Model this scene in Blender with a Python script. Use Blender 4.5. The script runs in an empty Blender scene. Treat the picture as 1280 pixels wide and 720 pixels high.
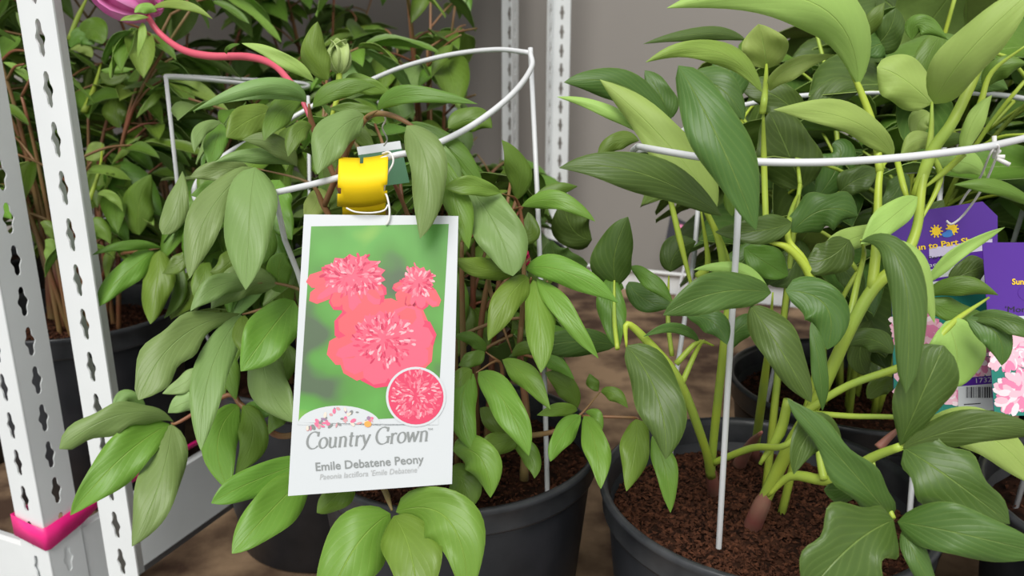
import bpy, math, random
from mathutils import Vector, Matrix
rnd = random.Random(7)
scene = bpy.context.scene
# ------------------------------------------------------------------ camera, sky, light
H = 0.60; PITCH = math.radians(16.0); F = 1000.0
cam_d = bpy.data.cameras.new('camera'); cam_d.sensor_width = 36.0; cam_d.lens = 36.0 * F / 1280.0
cam_d.clip_start = 0.02; cam_d.dof.use_dof = True; cam_d.dof.focus_distance = 0.62; cam_d.dof.aperture_fstop = 9.0
cam = bpy.data.objects.new('camera', cam_d); scene.collection.objects.link(cam)
cam.location = (0, 0, H); cam.rotation_euler = (math.radians(90) - PITCH, 0, 0)
scene.camera = cam
world = bpy.data.worlds.new('overcast_sky'); scene.world = world; world.use_nodes = True
bg = world.node_tree.nodes['Background']; bg.inputs['Color'].default_value = (0.97, 0.99, 1.0, 1); bg.inputs['Strength'].default_value = 0.74
sun_d = bpy.data.lights.new('veiled_sun_offscreen', 'SUN'); sun_d.energy = 3.0; sun_d.angle = math.radians(38); sun_d.color = (1.0, 0.98, 0.94)
sun = bpy.data.objects.new('veiled_sun_offscreen', sun_d); scene.collection.objects.link(sun)
sun.rotation_euler = (math.radians(38), 0, math.radians(-14))
scene.view_settings.view_transform = 'Standard'; scene.view_settings.look = 'None'
scene.view_settings.exposure = 0.0; scene.view_settings.gamma = 1.0; scene.view_settings.use_curve_mapping = False
# ------------------------------------------------------------------ helpers
COL = scene.collection
CP, SP = math.cos(PITCH), math.sin(PITCH)
FW = Vector((0, CP, -SP)); UP = Vector((0, SP, CP)); RT = Vector((1, 0, 0)); CAM = Vector((0, 0, H))
def U(x, y, d):
    """photo pixel + distance along the lens axis -> point in the place"""
    return CAM + d * (FW + RT * ((x - 640) / F) + UP * ((360 - y) / F))
def ray(x, y):
    return (FW + RT * ((x - 640) / F) + UP * ((360 - y) / F))
YAW = math.radians(22.5)
SR = Vector((math.cos(YAW), -math.sin(YAW), 0)); SD = Vector((math.sin(YAW), math.cos(YAW), 0)); P0 = Vector((-0.466, 0.80, 0))
def S(a, b, z=0.0):
    """shelf coordinates: a along the shelf front, b towards the wall"""
    return P0 + SR * a + SD * b + Vector((0, 0, z))
def link(o, parent=None):
    COL.objects.link(o)
    if parent is not None: o.parent = parent
    return o
def tag(o, label=None, cat=None, group=None, kind=None):
    if label: o['label'] = label
    if cat: o['category'] = cat
    if group: o['group'] = group
    if kind: o['kind'] = kind
    return o
def empty(name, loc, label, cat, group=None):
    o = bpy.data.objects.new(name, None); o.location = loc; o.empty_display_size = 0.05
    return tag(link(o), label, cat, group)
class MB:
    """collects vertices and faces in world space, builds ONE mesh object"""
    def __init__(s): s.v = []; s.f = []; s.m = []; s.uv = []
    def add(s, vs, fs, mi=0, uvs=None):
        o = len(s.v); s.v += [tuple(p) for p in vs]
        for k, f in enumerate(fs):
            s.f.append([i + o for i in f]); s.m.append(mi)
            s.uv.append([uvs[i] for i in f] if uvs else None)
        return s
    def build(s, name, mats, parent=None, smooth=True, origin=None):
        org = Vector(origin) if origin is not None else (parent_world(parent) if parent else Vector((0, 0, 0)))
        me = bpy.data.meshes.new(name)
        me.from_pydata([(p[0] - org.x, p[1] - org.y, p[2] - org.z) for p in s.v], [], s.f)
        if not isinstance(mats, (list, tuple)): mats = [mats]
        for m in mats: me.materials.append(m)
        me.polygons.foreach_set('material_index', s.m)
        me.polygons.foreach_set('use_smooth', [smooth] * len(s.f))
        if any(u is not None for u in s.uv):
            l = me.uv_layers.new(name='UVMap'); flat = []
            for f, u in zip(s.f, s.uv):
                for q in (u if u else [(0, 0)] * len(f)): flat += [q[0], q[1]]
            l.data.foreach_set('uv', flat)
        me.update()
        o = bpy.data.objects.new(name, me)
        if parent is None and origin is not None: o.location = org
        return link(o, parent)
def parent_world(p):
    w = Vector((0, 0, 0))
    while p is not None: w += Vector(p.location); p = p.parent
    return w
def catmull(pts, n=6):
    pts = [Vector(p) for p in pts]
    if len(pts) < 3: return pts
    out = []
    for i in range(len(pts) - 1):
        p0 = pts[i - 1] if i > 0 else pts[i] * 2 - pts[i + 1]
        p1, p2 = pts[i], pts[i + 1]
        p3 = pts[i + 2] if i + 2 < len(pts) else pts[i + 1] * 2 - pts[i]
        for k in range(n):
            t = k / n
            out.append(0.5 * ((2 * p1) + (p2 - p0) * t + (2 * p0 - 5 * p1 + 4 * p2 - p3) * t * t + (3 * p1 - p0 - 3 * p2 + p3) * t ** 3))
    out.append(pts[-1]); return out
def tube(mb, pts, r, sides=7, smooth=6, mi=0, closed=False):
    rs = r if isinstance(r, (list, tuple)) else [r, r]
    P = catmull(pts, smooth) if smooth > 1 else [Vector(p) for p in pts]
    n = len(P); vs = []; fs = []
    up = Vector((0.13, 0.31, 0.94)); prev = None
    for i, p in enumerate(P):
        t = (P[min(i + 1, n - 1)] - P[max(i - 1, 0)])
        if t.length < 1e-9: t = Vector((0, 0, 1))
        t.normalize()
        if prev is None:
            a = t.orthogonal()
        else:
            a = prev - t * prev.dot(t)
            if a.length < 1e-6: a = t.orthogonal()
        a.normalize(); b = t.cross(a); prev = a
        q = i / (n - 1) * (len(rs) - 1); k = min(int(q), len(rs) - 2); rr = rs[k] + (rs[k + 1] - rs[k]) * (q - k)
        for j in range(sides):
            an = 2 * math.pi * j / sides
            vs.append(p + (a * math.cos(an) + b * math.sin(an)) * rr)
    for i in range(n - 1):
        for j in range(sides):
            fs.append((i * sides + j, i * sides + (j + 1) % sides, (i + 1) * sides + (j + 1) % sides, (i + 1) * sides + j))
    fs.append(list(range(sides))[::-1]); fs.append([(n - 1) * sides + j for j in range(sides)])
    mb.add(vs, fs, mi); return mb
def box(mb, corner, ex, ey, ez, mi=0):
    c = Vector(corner); vs = [c, c + ex, c + ex + ey, c + ey, c + ez, c + ex + ez, c + ex + ey + ez, c + ey + ez]
    mb.add(vs, [(0, 3, 2, 1), (4, 5, 6, 7), (0, 1, 5, 4), (1, 2, 6, 5), (2, 3, 7, 6), (3, 0, 4, 7)], mi); return mb
def lathe(mb, c, prof, n=64, mi=0, closed=False):
    c = Vector(c); vs = []; fs = []
    for (r, z) in prof:
        for j in range(n):
            an = 2 * math.pi * j / n; vs.append(c + Vector((r * math.cos(an), r * math.sin(an), z)))
    for i in range(len(prof) - 1):
        for j in range(n):
            fs.append((i * n + j, i * n + (j + 1) % n, (i + 1) * n + (j + 1) % n, (i + 1) * n + j))
    mb.add(vs, fs, mi); return mb
# ------------------------------------------------------------------ materials
def mat(name, col, rough=0.5, spec=0.5, metal=0.0, noise=None, bump=None, coat=0.0):
    """noise=(scale, colour2, contrast) object-space; bump=(scale, strength)"""
    m = bpy.data.materials.new(name); m.use_nodes = True; nt = m.node_tree; b = nt.nodes['Principled BSDF']
    b.inputs['Base Color'].default_value = (*col, 1); b.inputs['Roughness'].default_value = rough
    b.inputs['Specular IOR Level'].default_value = spec; b.inputs['Metallic'].default_value = metal
    b.inputs['Coat Weight'].default_value = coat
    tc = nt.nodes.new('ShaderNodeTexCoord')
    if noise:
        n = nt.nodes.new('ShaderNodeTexNoise'); n.inputs['Scale'].default_value = noise[0]; n.inputs['Detail'].default_value = 6
        nt.links.new(tc.outputs['Object'], n.inputs['Vector'])
        r = nt.nodes.new('ShaderNodeValToRGB'); k = noise[2]
        r.color_ramp.elements[0].position = 0.5 - k; r.color_ramp.elements[1].position = 0.5 + k
        r.color_ramp.elements[0].color = (*col, 1); r.color_ramp.elements[1].color = (*noise[1], 1)
        nt.links.new(n.outputs['Fac'], r.inputs['Fac']); nt.links.new(r.outputs['Color'], b.inputs['Base Color'])
    if bump:
        n2 = nt.nodes.new('ShaderNodeTexNoise'); n2.inputs['Scale'].default_value = bump[0]; n2.inputs['Detail'].default_value = 5
        nt.links.new(tc.outputs['Object'], n2.inputs['Vector'])
        bp = nt.nodes.new('ShaderNodeBump'); bp.inputs['Strength'].default_value = bump[1]; bp.inputs['Distance'].default_value = 0.002
        nt.links.new(n2.outputs['Fac'], bp.inputs['Height']); nt.links.new(bp.outputs['Normal'], b.inputs['Normal'])
    return m
def M_(nt, op, a, b=None, c=None):
    n = nt.nodes.new('ShaderNodeMath'); n.operation = op
    for i, x in enumerate((a, b, c)):
        if x is None: continue
        if isinstance(x, (int, float)): n.inputs[i].default_value = x
        else: nt.links.new(x, n.inputs[i])
    return n.outputs[0]
def leafmat(name, col, vein, rough=0.42, veinw=0.5, trans=0.25, var=0.16):
    m = bpy.data.materials.new(name); m.use_nodes = True; nt = m.node_tree; b = nt.nodes['Principled BSDF']
    uv = nt.nodes.new('ShaderNodeUVMap'); sx = nt.nodes.new('ShaderNodeSeparateXYZ'); nt.links.new(uv.outputs[0], sx.inputs[0])
    au = M_(nt, 'ABSOLUTE', M_(nt, 'SUBTRACT', sx.outputs[0], 0.5)); v = sx.outputs[1]       # 0 on the midrib, .5 at the edge
    mid = M_(nt, 'SUBTRACT', 1.0, M_(nt, 'MINIMUM', M_(nt, 'DIVIDE', au, 0.018), 1.0))
    n0 = nt.nodes.new('ShaderNodeTexNoise'); n0.inputs['Scale'].default_value = 3.0; nt.links.new(uv.outputs[0], n0.inputs['Vector'])
    ph = M_(nt, 'ADD', M_(nt, 'MULTIPLY', M_(nt, 'SUBTRACT', v, M_(nt, 'MULTIPLY', au, 1.25)), 21.0), M_(nt, 'MULTIPLY', n0.outputs['Fac'], 1.3))
    sv = M_(nt, 'POWER', M_(nt, 'ABSOLUTE', M_(nt, 'SINE', ph)), 0.22)
    sv = M_(nt, 'MULTIPLY', M_(nt, 'SUBTRACT', 1.0, sv), veinw)
    edge = M_(nt, 'MULTIPLY', M_(nt, 'MAXIMUM', M_(nt, 'SUBTRACT', au, 0.470), 0.0), 9.0)
    ve = M_(nt, 'MINIMUM', M_(nt, 'ADD', M_(nt, 'ADD', M_(nt, 'MULTIPLY', mid, 0.75), sv), edge), 1.0)
    oi = nt.nodes.new('ShaderNodeObjectInfo'); tc = nt.nodes.new('ShaderNodeTexCoord')
    ns = nt.nodes.new('ShaderNodeTexNoise'); ns.inputs['Scale'].default_value = 22; ns.inputs['Detail'].default_value = 3
    nt.links.new(tc.outputs['Object'], ns.inputs['Vector'])
    hsv = nt.nodes.new('ShaderNodeHueSaturation'); hsv.inputs['Color'].default_value = (*col, 1)
    nt.links.new(M_(nt, 'ADD', M_(nt, 'MULTIPLY', oi.outputs['Random'], 0.035), 0.4825), hsv.inputs['Hue'])
    val = M_(nt, 'ADD', M_(nt, 'ADD', M_(nt, 'MULTIPLY', oi.outputs['Random'], 2 * var), 1.0 - var - 0.12), M_(nt, 'MULTIPLY', ns.outputs['Fac'], 0.24))
    nt.links.new(val, hsv.inputs['Value'])
    mx = nt.nodes.new('ShaderNodeMix'); mx.data_type = 'RGBA'; mx.inputs[7].default_value = (*vein, 1)
    nt.links.new(ve, mx.inputs[0]); nt.links.new(hsv.outputs[0], mx.inputs[6])
    nt.links.new(mx.outputs[2], b.inputs['Base Color'])
    b.inputs['Roughness'].default_value = rough; b.inputs['Specular IOR Level'].default_value = 0.45
    bp = nt.nodes.new('ShaderNodeBump'); bp.inputs['Strength'].default_value = 0.5; bp.inputs['Distance'].default_value = 0.0014; bp.invert = True
    nt.links.new(M_(nt, 'ADD', sv, mid), bp.inputs['Height']); nt.links.new(bp.outputs['Normal'], b.inputs['Normal'])
    if trans > 0:
        tr = nt.nodes.new('ShaderNodeBsdfTranslucent'); ms = nt.nodes.new('ShaderNodeMixShader'); ms.inputs[0].default_value = trans
        g = nt.nodes.new('ShaderNodeMix'); g.data_type = 'RGBA'; g.blend_type = 'MULTIPLY'; g.inputs[0].default_value = 1.0; g.inputs[7].default_value = (1.6, 1.7, 0.7, 1)
        nt.links.new(mx.outputs[2], g.inputs[6]); nt.links.new(g.outputs[2], tr.inputs['Color'])
        nt.links.new(b.outputs[0], ms.inputs[1]); nt.links.new(tr.outputs[0], ms.inputs[2])
        nt.links.new(ms.outputs[0], nt.nodes['Material Output'].inputs['Surface'])
    return m
LM = {}
def leafset(k, top, under, vein, rough=0.42, veinw=0.25):
    LM[k] = (leafmat('leaf_top_' + k, top, vein, rough, veinw), leafmat('leaf_under_' + k, under, tuple(min(1, c * 1.35) for c in under), 0.55, veinw * 0.6))
leafset('sage', (0.215, 0.330, 0.100), (0.310, 0.430, 0.155), (0.30, 0.44, 0.15), 0.42, 0.26)
leafset('bright', (0.172, 0.308, 0.040), (0.310, 0.450, 0.110), (0.32, 0.48, 0.09), 0.40, 0.24)
leafset('mid', (0.130, 0.240, 0.030), (0.230, 0.350, 0.095), (0.22, 0.35, 0.07), 0.42, 0.26)
leafset('deep', (0.086, 0.160, 0.030), (0.320, 0.450, 0.110), (0.27, 0.39, 0.09), 0.40, 0.3)
leafset('yellow', (0.270, 0.430, 0.075), (0.370, 0.510, 0.125), (0.46, 0.60, 0.14), 0.45, 0.24)
MT = dict(
    white_metal=mat('white_powder_coat', (0.80, 0.82, 0.82), 0.38, 0.5, noise=(9, (0.72, 0.74, 0.74), 0.25)),
    grey_metal=mat('galvanised_back_post', (0.60, 0.66, 0.70), 0.45, 0.5),
    pot=mat('black_nursery_plastic', (0.015, 0.017, 0.021), 0.42, 0.5, noise=(26, (0.028, 0.029, 0.034), 0.16), bump=(60, 0.12)),
    rim=mat('black_pot_rim', (0.020, 0.022, 0.026), 0.34, 0.5, noise=(40, (0.05, 0.052, 0.056), 0.2)),
    soil=mat('bark_soil', (0.012, 0.006, 0.004), 0.95, 0.1, noise=(85, (0.050, 0.021, 0.012), 0.14), bump=(140, 0.9)),
    chip=mat('bark_chip', (0.014, 0.006, 0.004), 0.9, 0.15, noise=(170, (0.125, 0.047, 0.024), 0.20)),
    wire=mat('galvanised_wire', (0.68, 0.69, 0.70), 0.36, 0.6),
    wood=mat('weathered_plywood', (0.270, 0.180, 0.108), 0.85, 0.2, noise=(10, (0.060, 0.034, 0.022), 0.11), bump=(45, 0.6)),
    wall=mat('grey_painted_wall', (0.275, 0.252, 0.230), 0.85, 0.2, noise=(1.6, (0.310, 0.286, 0.262), 0.3)),
    concrete=mat('concrete_floor', (0.30, 0.29, 0.28), 0.9, 0.2, noise=(3, (0.24, 0.235, 0.23), 0.2)),
    tape=mat('hot_pink_flagging_tape', (0.90, 0.020, 0.235), 0.35, 0.5),
    stem_g=mat('yellow_green_stem', (0.440, 0.540, 0.050), 0.42, 0.45, noise=(18, (0.300, 0.430, 0.070), 0.2)),
    stem_r=mat('reddish_stem', (0.260, 0.085, 0.045), 0.45, 0.4, noise=(14, (0.220, 0.160, 0.060), 0.15)),
    stem_p=mat('pink_stem', (0.640, 0.100, 0.150), 0.4, 0.45),
    stem_base=mat('pinkish_stem_base', (0.300, 0.180, 0.120), 0.5, 0.4, noise=(30, (0.330, 0.110, 0.090), 0.15)),
    petal=mat('magenta_petal', (0.780, 0.140, 0.460), 0.45, 0.35, noise=(24, (0.880, 0.360, 0.640), 0.25)),
    bud=mat('green_bud', (0.420, 0.520, 0.200), 0.5, 0.35, noise=(40, (0.340, 0.440, 0.150), 0.2)),
    card=mat('white_card', (0.58, 0.605, 0.62), 0.35, 0.4),
    yellow=mat('yellow_price_band', (0.90, 0.620, 0.002), 0.6, 0.3),
    cord=mat('white_cord', (0.78, 0.76, 0.74), 0.5, 0.4),
    purple=mat('purple_plastic_tag', (0.090, 0.022, 0.300), 0.30, 0.5),
    black=mat('black_print', (0.03, 0.03, 0.04), 0.6, 0.3),
)
# ------------------------------------------------------------------ the setting
mb = MB(); box(mb, S(-6, 1.62, -0.45), SR * 12, SD * 0.1, Vector((0, 0, 3.4))); tag(mb.build('wall_back', MT['wall'], smooth=False), kind='structure')
mb = MB(); box(mb, S(-6, -6, -0.50), SR * 12, SD * 7.62, Vector((0, 0, 0.05))); tag(mb.build('floor', MT['concrete'], smooth=False), kind='structure')
# ------------------------------------------------------------------ shelving units
PITCH_S = 0.0475; WP = 0.046; TH = 0.0018
def flange(mb, o, d, z0, n):
    """slotted steel strip: starts at o, runs along d, WP wide"""
    nrm = Vector((-d.y, d.x, 0)); hw = WP / 2; hp = PITCH_S / 2; hh = 0.0172; ns = 18
    for c in range(n):
        zc = z0 + (c + 0.5) * PITCH_S; vs = []; fs = []
        zs = [-hh + 2 * hh * k / ns for k in range(ns + 1)]
        for side in (1, -1):
            for z in zs:
                w = 0.0036 + 0.0031 * (math.cos(math.pi * z / 0.0156) ** 2 if abs(z) < 0.0078 else 0.0) - (0.0008 if abs(z) > 0.0150 else 0)
                if abs(z) > hh - 1e-6: w *= 0.5
                for off in (TH / 2, -TH / 2):
                    base = o + d * hw + nrm * off
                    vs.append(base + d * (side * w) + Vector((0, 0, zc + z)))
                    vs.append(base + d * (side * hw) + Vector((0, 0, zc + z * hp / hh)))
        def I(s, k, lay, out): return s * (ns + 1) * 4 + k * 4 + lay * 2 + out
        for s in (0, 1):
            for k in range(ns):
                for lay in (0, 1):
                    f = [I(s, k, lay, 0), I(s, k, lay, 1), I(s, k + 1, lay, 1), I(s, k + 1, lay, 0)]
                    fs.append(f if (s + lay) % 2 == 0 else f[::-1])
                fs.append([I(s, k, 0, 0), I(s, k + 1, 0, 0), I(s, k + 1, 1, 0), I(s, k, 1, 0)])
                fs.append([I(s, k, 0, 1), I(s, k + 1, 0, 1), I(s, k + 1, 1, 1), I(s, k, 1, 1)])
        for k in (0, ns):
            for lay in (0, 1): fs.append([I(0, k, lay, 0), I(0, k, lay, 1), I(1, k, lay, 1), I(1, k, lay, 0)])
            fs.append([I(0, k, 0, 0), I(1, k, 0, 0), I(1, k, 1, 0), I(0, k, 1, 0)])
        mb.add(vs, fs)
def post(parent, a, b, sa, sb, n=33):
    mb = MB(); z0 = -0.45
    flange(mb, S(a, b, 0), SR * sa, z0, n); flange(mb, S(a, b, 0), SD * sb, z0 + 0.004, n)
    # the rolled corner of the angle
    tube(mb, [S(a, b, z0), S(a, b, z0 + n * PITCH_S)], 0.0013, 6, 1)
    o = mb.build('post', MT['white_metal'], parent, smooth=False); return o
def beam(parent, a0, b0, a1, b1, z0, z1, inset):
    """L-section rail: upright web plus a ledge under the deck"""
    p, q = S(a0, b0), S(a1, b1); d = (q - p); L = d.length; d.normalize(); n = inset
    prof = [(0, z0), (0, z1), (0.006, z1 + 0.002), (0.014, z1), (0.014, z1 - 0.004), (0.003, z1 - 0.006), (0.003, z0 + 0.012), (0.022, z0 + 0.010), (0.022, z0)]
    vs = [p + n * x + Vector((0, 0, z)) for x, z in prof] + [q + n * x + Vector((0, 0, z)) for x, z in prof]; k = len(prof)
    fs = [[i, (i + 1) % k, k + (i + 1) % k, k + i] for i in range(k)] + [list(range(k))[::-1], [k + i for i in range(k)]]
    return MB().add(vs, fs).build('beam', MT['white_metal'], parent, smooth=False)
DEP = 1.50; LEN = 1.85; GA = -0.100
def unit(a0, a1, label, over=False, upper=False):
    u = empty('shelving_unit', S((a0 + a1) / 2, DEP / 2, -0.45), label, 'shelving')
    for (a, sa) in ((a0, 1), (a1, -1)):
        post(u, a, 0.0, sa, 1); post(u, a, DEP, sa, -1)
    beam(u, a0, 0.003, a1, 0.003, -0.1 if over else -0.075, -0.019 if over else 0.022, SD); beam(u, a0, DEP - 0.003, a1, DEP - 0.003, -0.04, 0.055, -SD)
    beam(u, a0 + 0.001, 0, a0 + 0.001, DEP, -0.095, -0.018, SR); beam(u, a1 - 0.001, 0, a1 - 0.001, DEP, -0.075, 0.032, -SR)
    mb = MB(); box(mb, S(a0 + 0.002, 0.012, -0.016), SR * (a1 - a0 - 0.008), SD * (DEP - 0.03), Vector((0, 0, 0.016)))
    if over: box(mb, S(a0 + 0.052, -0.038, -0.016), SR * (a1 - a0 - 0.104), SD * 0.05, Vector((0, 0, 0.016)))
    if upper:  # unseen upper deck and rails, added to shade the foliage at the back
        box(mb, S(a0 + 0.006, 0.02, 1.03), SR * (a1 - a0 - 0.012), SD * (DEP - 0.04), Vector((0, 0, 0.016)))
        beam(u, a0, 0.003, a1, 0.003, 0.965, 1.05, SD); beam(u, a0, DEP - 0.003, a1, DEP - 0.003, 0.965, 1.05, -SD)
    mb.build('deck_board', MT['wood'], u, smooth=False)
    return u
unit(0.0, LEN, 'white slotted steel shelving unit carrying the tagged peonies', over=True)
unit(GA - LEN, GA, 'white slotted steel shelving unit with a post wrapped in pink tape', upper=True)
# pink flagging tape round the front post of the neighbouring unit
mb = MB(); ring_ = []
def strip(path, w0, w1, th=0.0006):
    vs = []; fs = []; n = len(path)
    for i, (p, lo, hi) in enumerate(path):
        vs += [p + Vector((0, 0, lo)), p + Vector((0, 0, hi))]
    for i in range(n - 1): fs.append((2 * i, 2 * i + 2, 2 * i + 3, 2 * i + 1))
    mb.add(vs, fs)
g = 0.004
strip([(S(GA - WP - g, 0.05), .044, .072), (S(GA - WP - g, -g), .042, .071), (S(GA - 0.02, -g - .001), .038, .066), (S(GA + g * .3, -g), .033, .063), (S(GA + g, g * .3), .033, .063),
       (S(GA + g, WP * .5), .037, .065), (S(GA + g, WP + .002), .042, .067), (S(GA - 0.002, 0.09), .052, .066), (S(GA - .004, 0.20), .052, .060), (S(GA - .002, 0.34), .050, .058), (S(GA, 0.62), .048, .054), (S(GA + g, DEP), .046, .054)], 0, 0)
tp = mb.build('flagging_tape', MT['tape'], origin=S(GA, 0, 0.05)); sm = tp.modifiers.new('thickness', 'SOLIDIFY'); sm.thickness = 0.0008
tag(tp, 'hot pink flagging tape wrapped around a white slotted post', 'tape')
# ------------------------------------------------------------------ pots
PR = 0.1425; PH = 0.24; SOIL = 0.205
def soil_disc(mb, c, r, z):
    vs = [c + Vector((0, 0, z + 0.006))]; fs = []; nr, na = 14, 44
    for i in range(1, nr + 1):
        for j in range(na):
            an = 2 * math.pi * (j + 0.5 * (i % 2)) / na; q = r * i / nr
            vs.append(c + Vector((q * math.cos(an), q * math.sin(an), z + 0.006 * (1 - (i / nr) ** 2) + rnd.uniform(-.0028, .0028))))
    for j in range(na): fs.append((0, 1 + j, 1 + (j + 1) % na))
    for i in range(nr - 1):
        for j in range(na):
            a = 1 + i * na; b = a + na; fs.append((a + j, b + j, b + (j + 1) % na, a + (j + 1) % na))
    mb.add(vs, fs)
def chips(mb, c, r, z, n):
    for _ in range(n):
        q = r * math.sqrt(rnd.random()); an = rnd.random() * 6.283
        p = c + Vector((q * math.cos(an), q * math.sin(an), z + 0.006 * (1 - (q / r) ** 2) + rnd.uniform(0, .003)))
        a = Vector((rnd.gauss(0, 1), rnd.gauss(0, 1), rnd.gauss(0, .45))).normalized(); b = a.orthogonal().normalized(); b = (b + a.cross(b) * rnd.uniform(-1, 1)).normalized(); e = a.cross(b)
        l, w, h = rnd.uniform(.0014, .0042), rnd.uniform(.0010, .0024), rnd.uniform(.0006, .0016)
        vs = [p + a * l, p - a * l, p + b * w, p - b * w, p + e * h, p - e * h]
        mb.add(vs, [(0, 2, 4), (2, 1, 4), (1, 3, 4), (3, 0, 4), (2, 0, 5), (1, 2, 5), (3, 1, 5), (0, 3, 5)])
def potted(x, y, label, nch=0, soil=SOIL, group=None, ph=PH):
    c = Vector((x, y, 0)); e = empty('potted_peony', c, label, 'potted plant', group)
    k = ph / PH
    mb = MB(); lathe(mb, c, [(0.0, 0.004), (0.098, 0.004), (0.108, 0.0), (0.112, 0.004), (0.116, 0.05 * k), (0.1175, 0.052 * k), (0.1335, 0.206 * k), (0.1345, 0.216 * k), (0.1320, 0.216 * k), (0.112, 0.03 * k), (0.10, 0.008), (0.0, 0.008)])
    po = mb.build('pot', MT['pot'], e)
    mb = MB(); lathe(mb, c, [(0.1335, 0.212 * k), (0.1385, 0.213 * k), (0.1395, 0.216 * k), (0.1395, 0.232 * k), (0.1425, 0.235 * k), (0.1425, 0.239 * k), (0.1405, 0.2405 * k), (0.1365, 0.2395 * k), (0.1345, 0.234 * k), (0.1318, 0.205 * k)])
    mb.build('rim', MT['rim'], po)
    mb = MB(); soil_disc(mb, c, 0.1325, soil * k); mb.build('soil', MT['soil'], e)
    if nch:
        mb = MB(); chips(mb, c, 0.130, soil * k, nch); tag(mb.build('bark_chips', MT['chip'], e, smooth=False), 'red-brown bark chips', kind='stuff')
    return e
POTS = {}
for key, x, y, n, lab in (
    ('C', -.055, .725, 2500, 'potted peony in black pot directly behind the large white picture card'),
    ('L', -.245, .945, 0, 'potted peony in black pot beside the white side rail, under the hoop leg'),
    ('R', .220, .625, 6500, 'broad-leaved peony with thick yellow-green stems in bark-filled black pot'),
    ('B', .400, .870, 2500, 'broad-leaved peony with purple hanging tags behind the bark-filled pot'),
    ('X', -.611, 1.080, 2500, 'red-stemmed peony behind the white posts in the neighbouring shelf unit'),
    ('W', -.895, 1.133, 0, 'peony at the shelf front of the neighbouring unit, beside the tape-wrapped post'),
    ('Y', -.132, 1.267, 0, 'shaded peony standing between the pink-stemmed bud and the back posts'),
    ('Z', -.036, 1.545, 0, 'dim leafy peony standing next to the slotted back post'),
    ('V', -.640, 1.560, 0, 'dim leafy peony standing against the wall behind the neighbouring unit'),
    ('N', -1.05, 1.500, 0, 'dim leafy peony behind the pot that stands beside the tape-wrapped post'),
    ('O', -.395, 1.712, 0, 'dim leafy peony at the wall, between two other shaded peonies'),
    ('E', .550, .590, 500, 'peony whose pot stands beyond the bark-filled pot at the shelf front'),
    ('G', .735, .835, 0, 'broad-leaved peony beside the purple tagged peony, away from the bark-filled pot'),
    ('K', .640, 1.150, 0, 'dark broad-leaved peony behind the purple tagged peony, near the wall'),
):
    POTS[key] = potted(x, y, lab, n, ph=0.262 if key == 'X' else PH)
# ------------------------------------------------------------------ leaves traced from the photograph
PROF = {'l': (0.80, 0.95), 'o': (0.55, 0.85), 'b': (0.95, 0.55), 'e': (0.66, 0.82), 'w': (0.48, 0.58)}
def prof(t, k):
    a, b = PROF[k]; m = a / (a + b); return (t ** a * (1 - t) ** b) / (m ** a * (1 - m) ** b)
def hero(parent, L):
    """base, middle and tip pixel, half widths, distances, colour set, flags: u = underside towards us; l/o/b/e/w = outline"""
    bx, by, mx, my, tx, ty, wl, wr, db, dt, kind, fl = L
    under = 'u' in fl; pk = next((c for c in fl if c in PROF), 'l')
    n, m = 18, 6
    roll = 0.55 if '+' in fl else (-0.55 if '-' in fl else 0.0)
    cx, cy = 2 * mx - 0.5 * (bx + tx), 2 * my - 0.5 * (by + ty)
    hsh = random.Random(int(bx * 7 + by * 13 + tx * 3 + ty)); ph = hsh.uniform(0, 6.28); amp = 0.06 + 0.07 * hsh.random(); fold = hsh.uniform(-0.30, 0.35); bell = hsh.uniform(0.0, 0.22); twist = hsh.uniform(-0.35, 0.35); kn = 0.20 if 'k' in fl else 0.0; kp = hsh.uniform(0, 6)
    dm = (db + dt) / 2 - 0.05 * (abs(tx - bx) + abs(ty - by)) / F       # arched towards us
    dc = 2 * dm - 0.5 * (db + dt)
    rows = []; uvs = []
    for i in range(n + 1):
        t = i / n; q = (1 - t)
        px = q * q * bx + 2 * q * t * cx + t * t * tx; py = q * q * by + 2 * q * t * cy + t * t * ty
        dx = 2 * q * (cx - bx) + 2 * t * (tx - cx); dy = 2 * q * (cy - by) + 2 * t * (ty - cy); l = math.hypot(dx, dy) or 1
        d = q * q * db + 2 * q * t * dc + t * t * dt; w = max(prof(min(max(t, 1e-4), 1 - 1e-4), pk), 0.012)
        lx, ly = dy / l, -dx / l
        for j in range(m + 1):
            u = (j - m / 2) / (m / 2); ww = (wl if u < 0 else wr) * w * (1 + amp * math.sin(9 * t + ph + (2 if u > 0 else 0)) * abs(u) + kn * abs(u) * math.sin(15 * t + kp + u))
            wm = (wl + wr) / 2 * w * d / F
            dd = d + fold * wm * abs(u) + bell * wm * u * u + (roll + twist * (t - 0.4) * 2) * wm * u + amp * wm * 1.9 * math.sin(11 * t + ph * 2 + 3 * u) * abs(u)
            rows.append(U(px - lx * u * ww, py - ly * u * ww, dd)); uvs.append((0.5 + 0.5 * u, t))
    N = len(rows); back = [p + (p - CAM).normalized() * 0.0008 for p in rows]
    fs = []; W = m + 1
    for i in range(n):
        for j in range(m): fs.append((i * W + j, i * W + j + 1, (i + 1) * W + j + 1, (i + 1) * W + j))
    mb = MB(); mb.add(rows + back, fs, 1 if under else 0, uvs + uvs)
    mb.add([], [])
    o = 0
    for f in fs: g_ = (f[0], f[3], f[2], f[1]); mb.f.append([i + N for i in g_]); mb.m.append(0 if under else 1); mb.uv.append([uvs[i] for i in g_])
    for i in range(n):
        for j, flip in ((0, 0), (m, 1)):
            a, b = i * W + j, (i + 1) * W + j; f = [a, b, b + N, a + N]
            mb.f.append(f[::-1] if flip else f); mb.m.append(1 if under else 0); mb.uv.append([uvs[k % N] for k in mb.f[-1]])
    return mb.build('leaf', LM[kind], parent)
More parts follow.
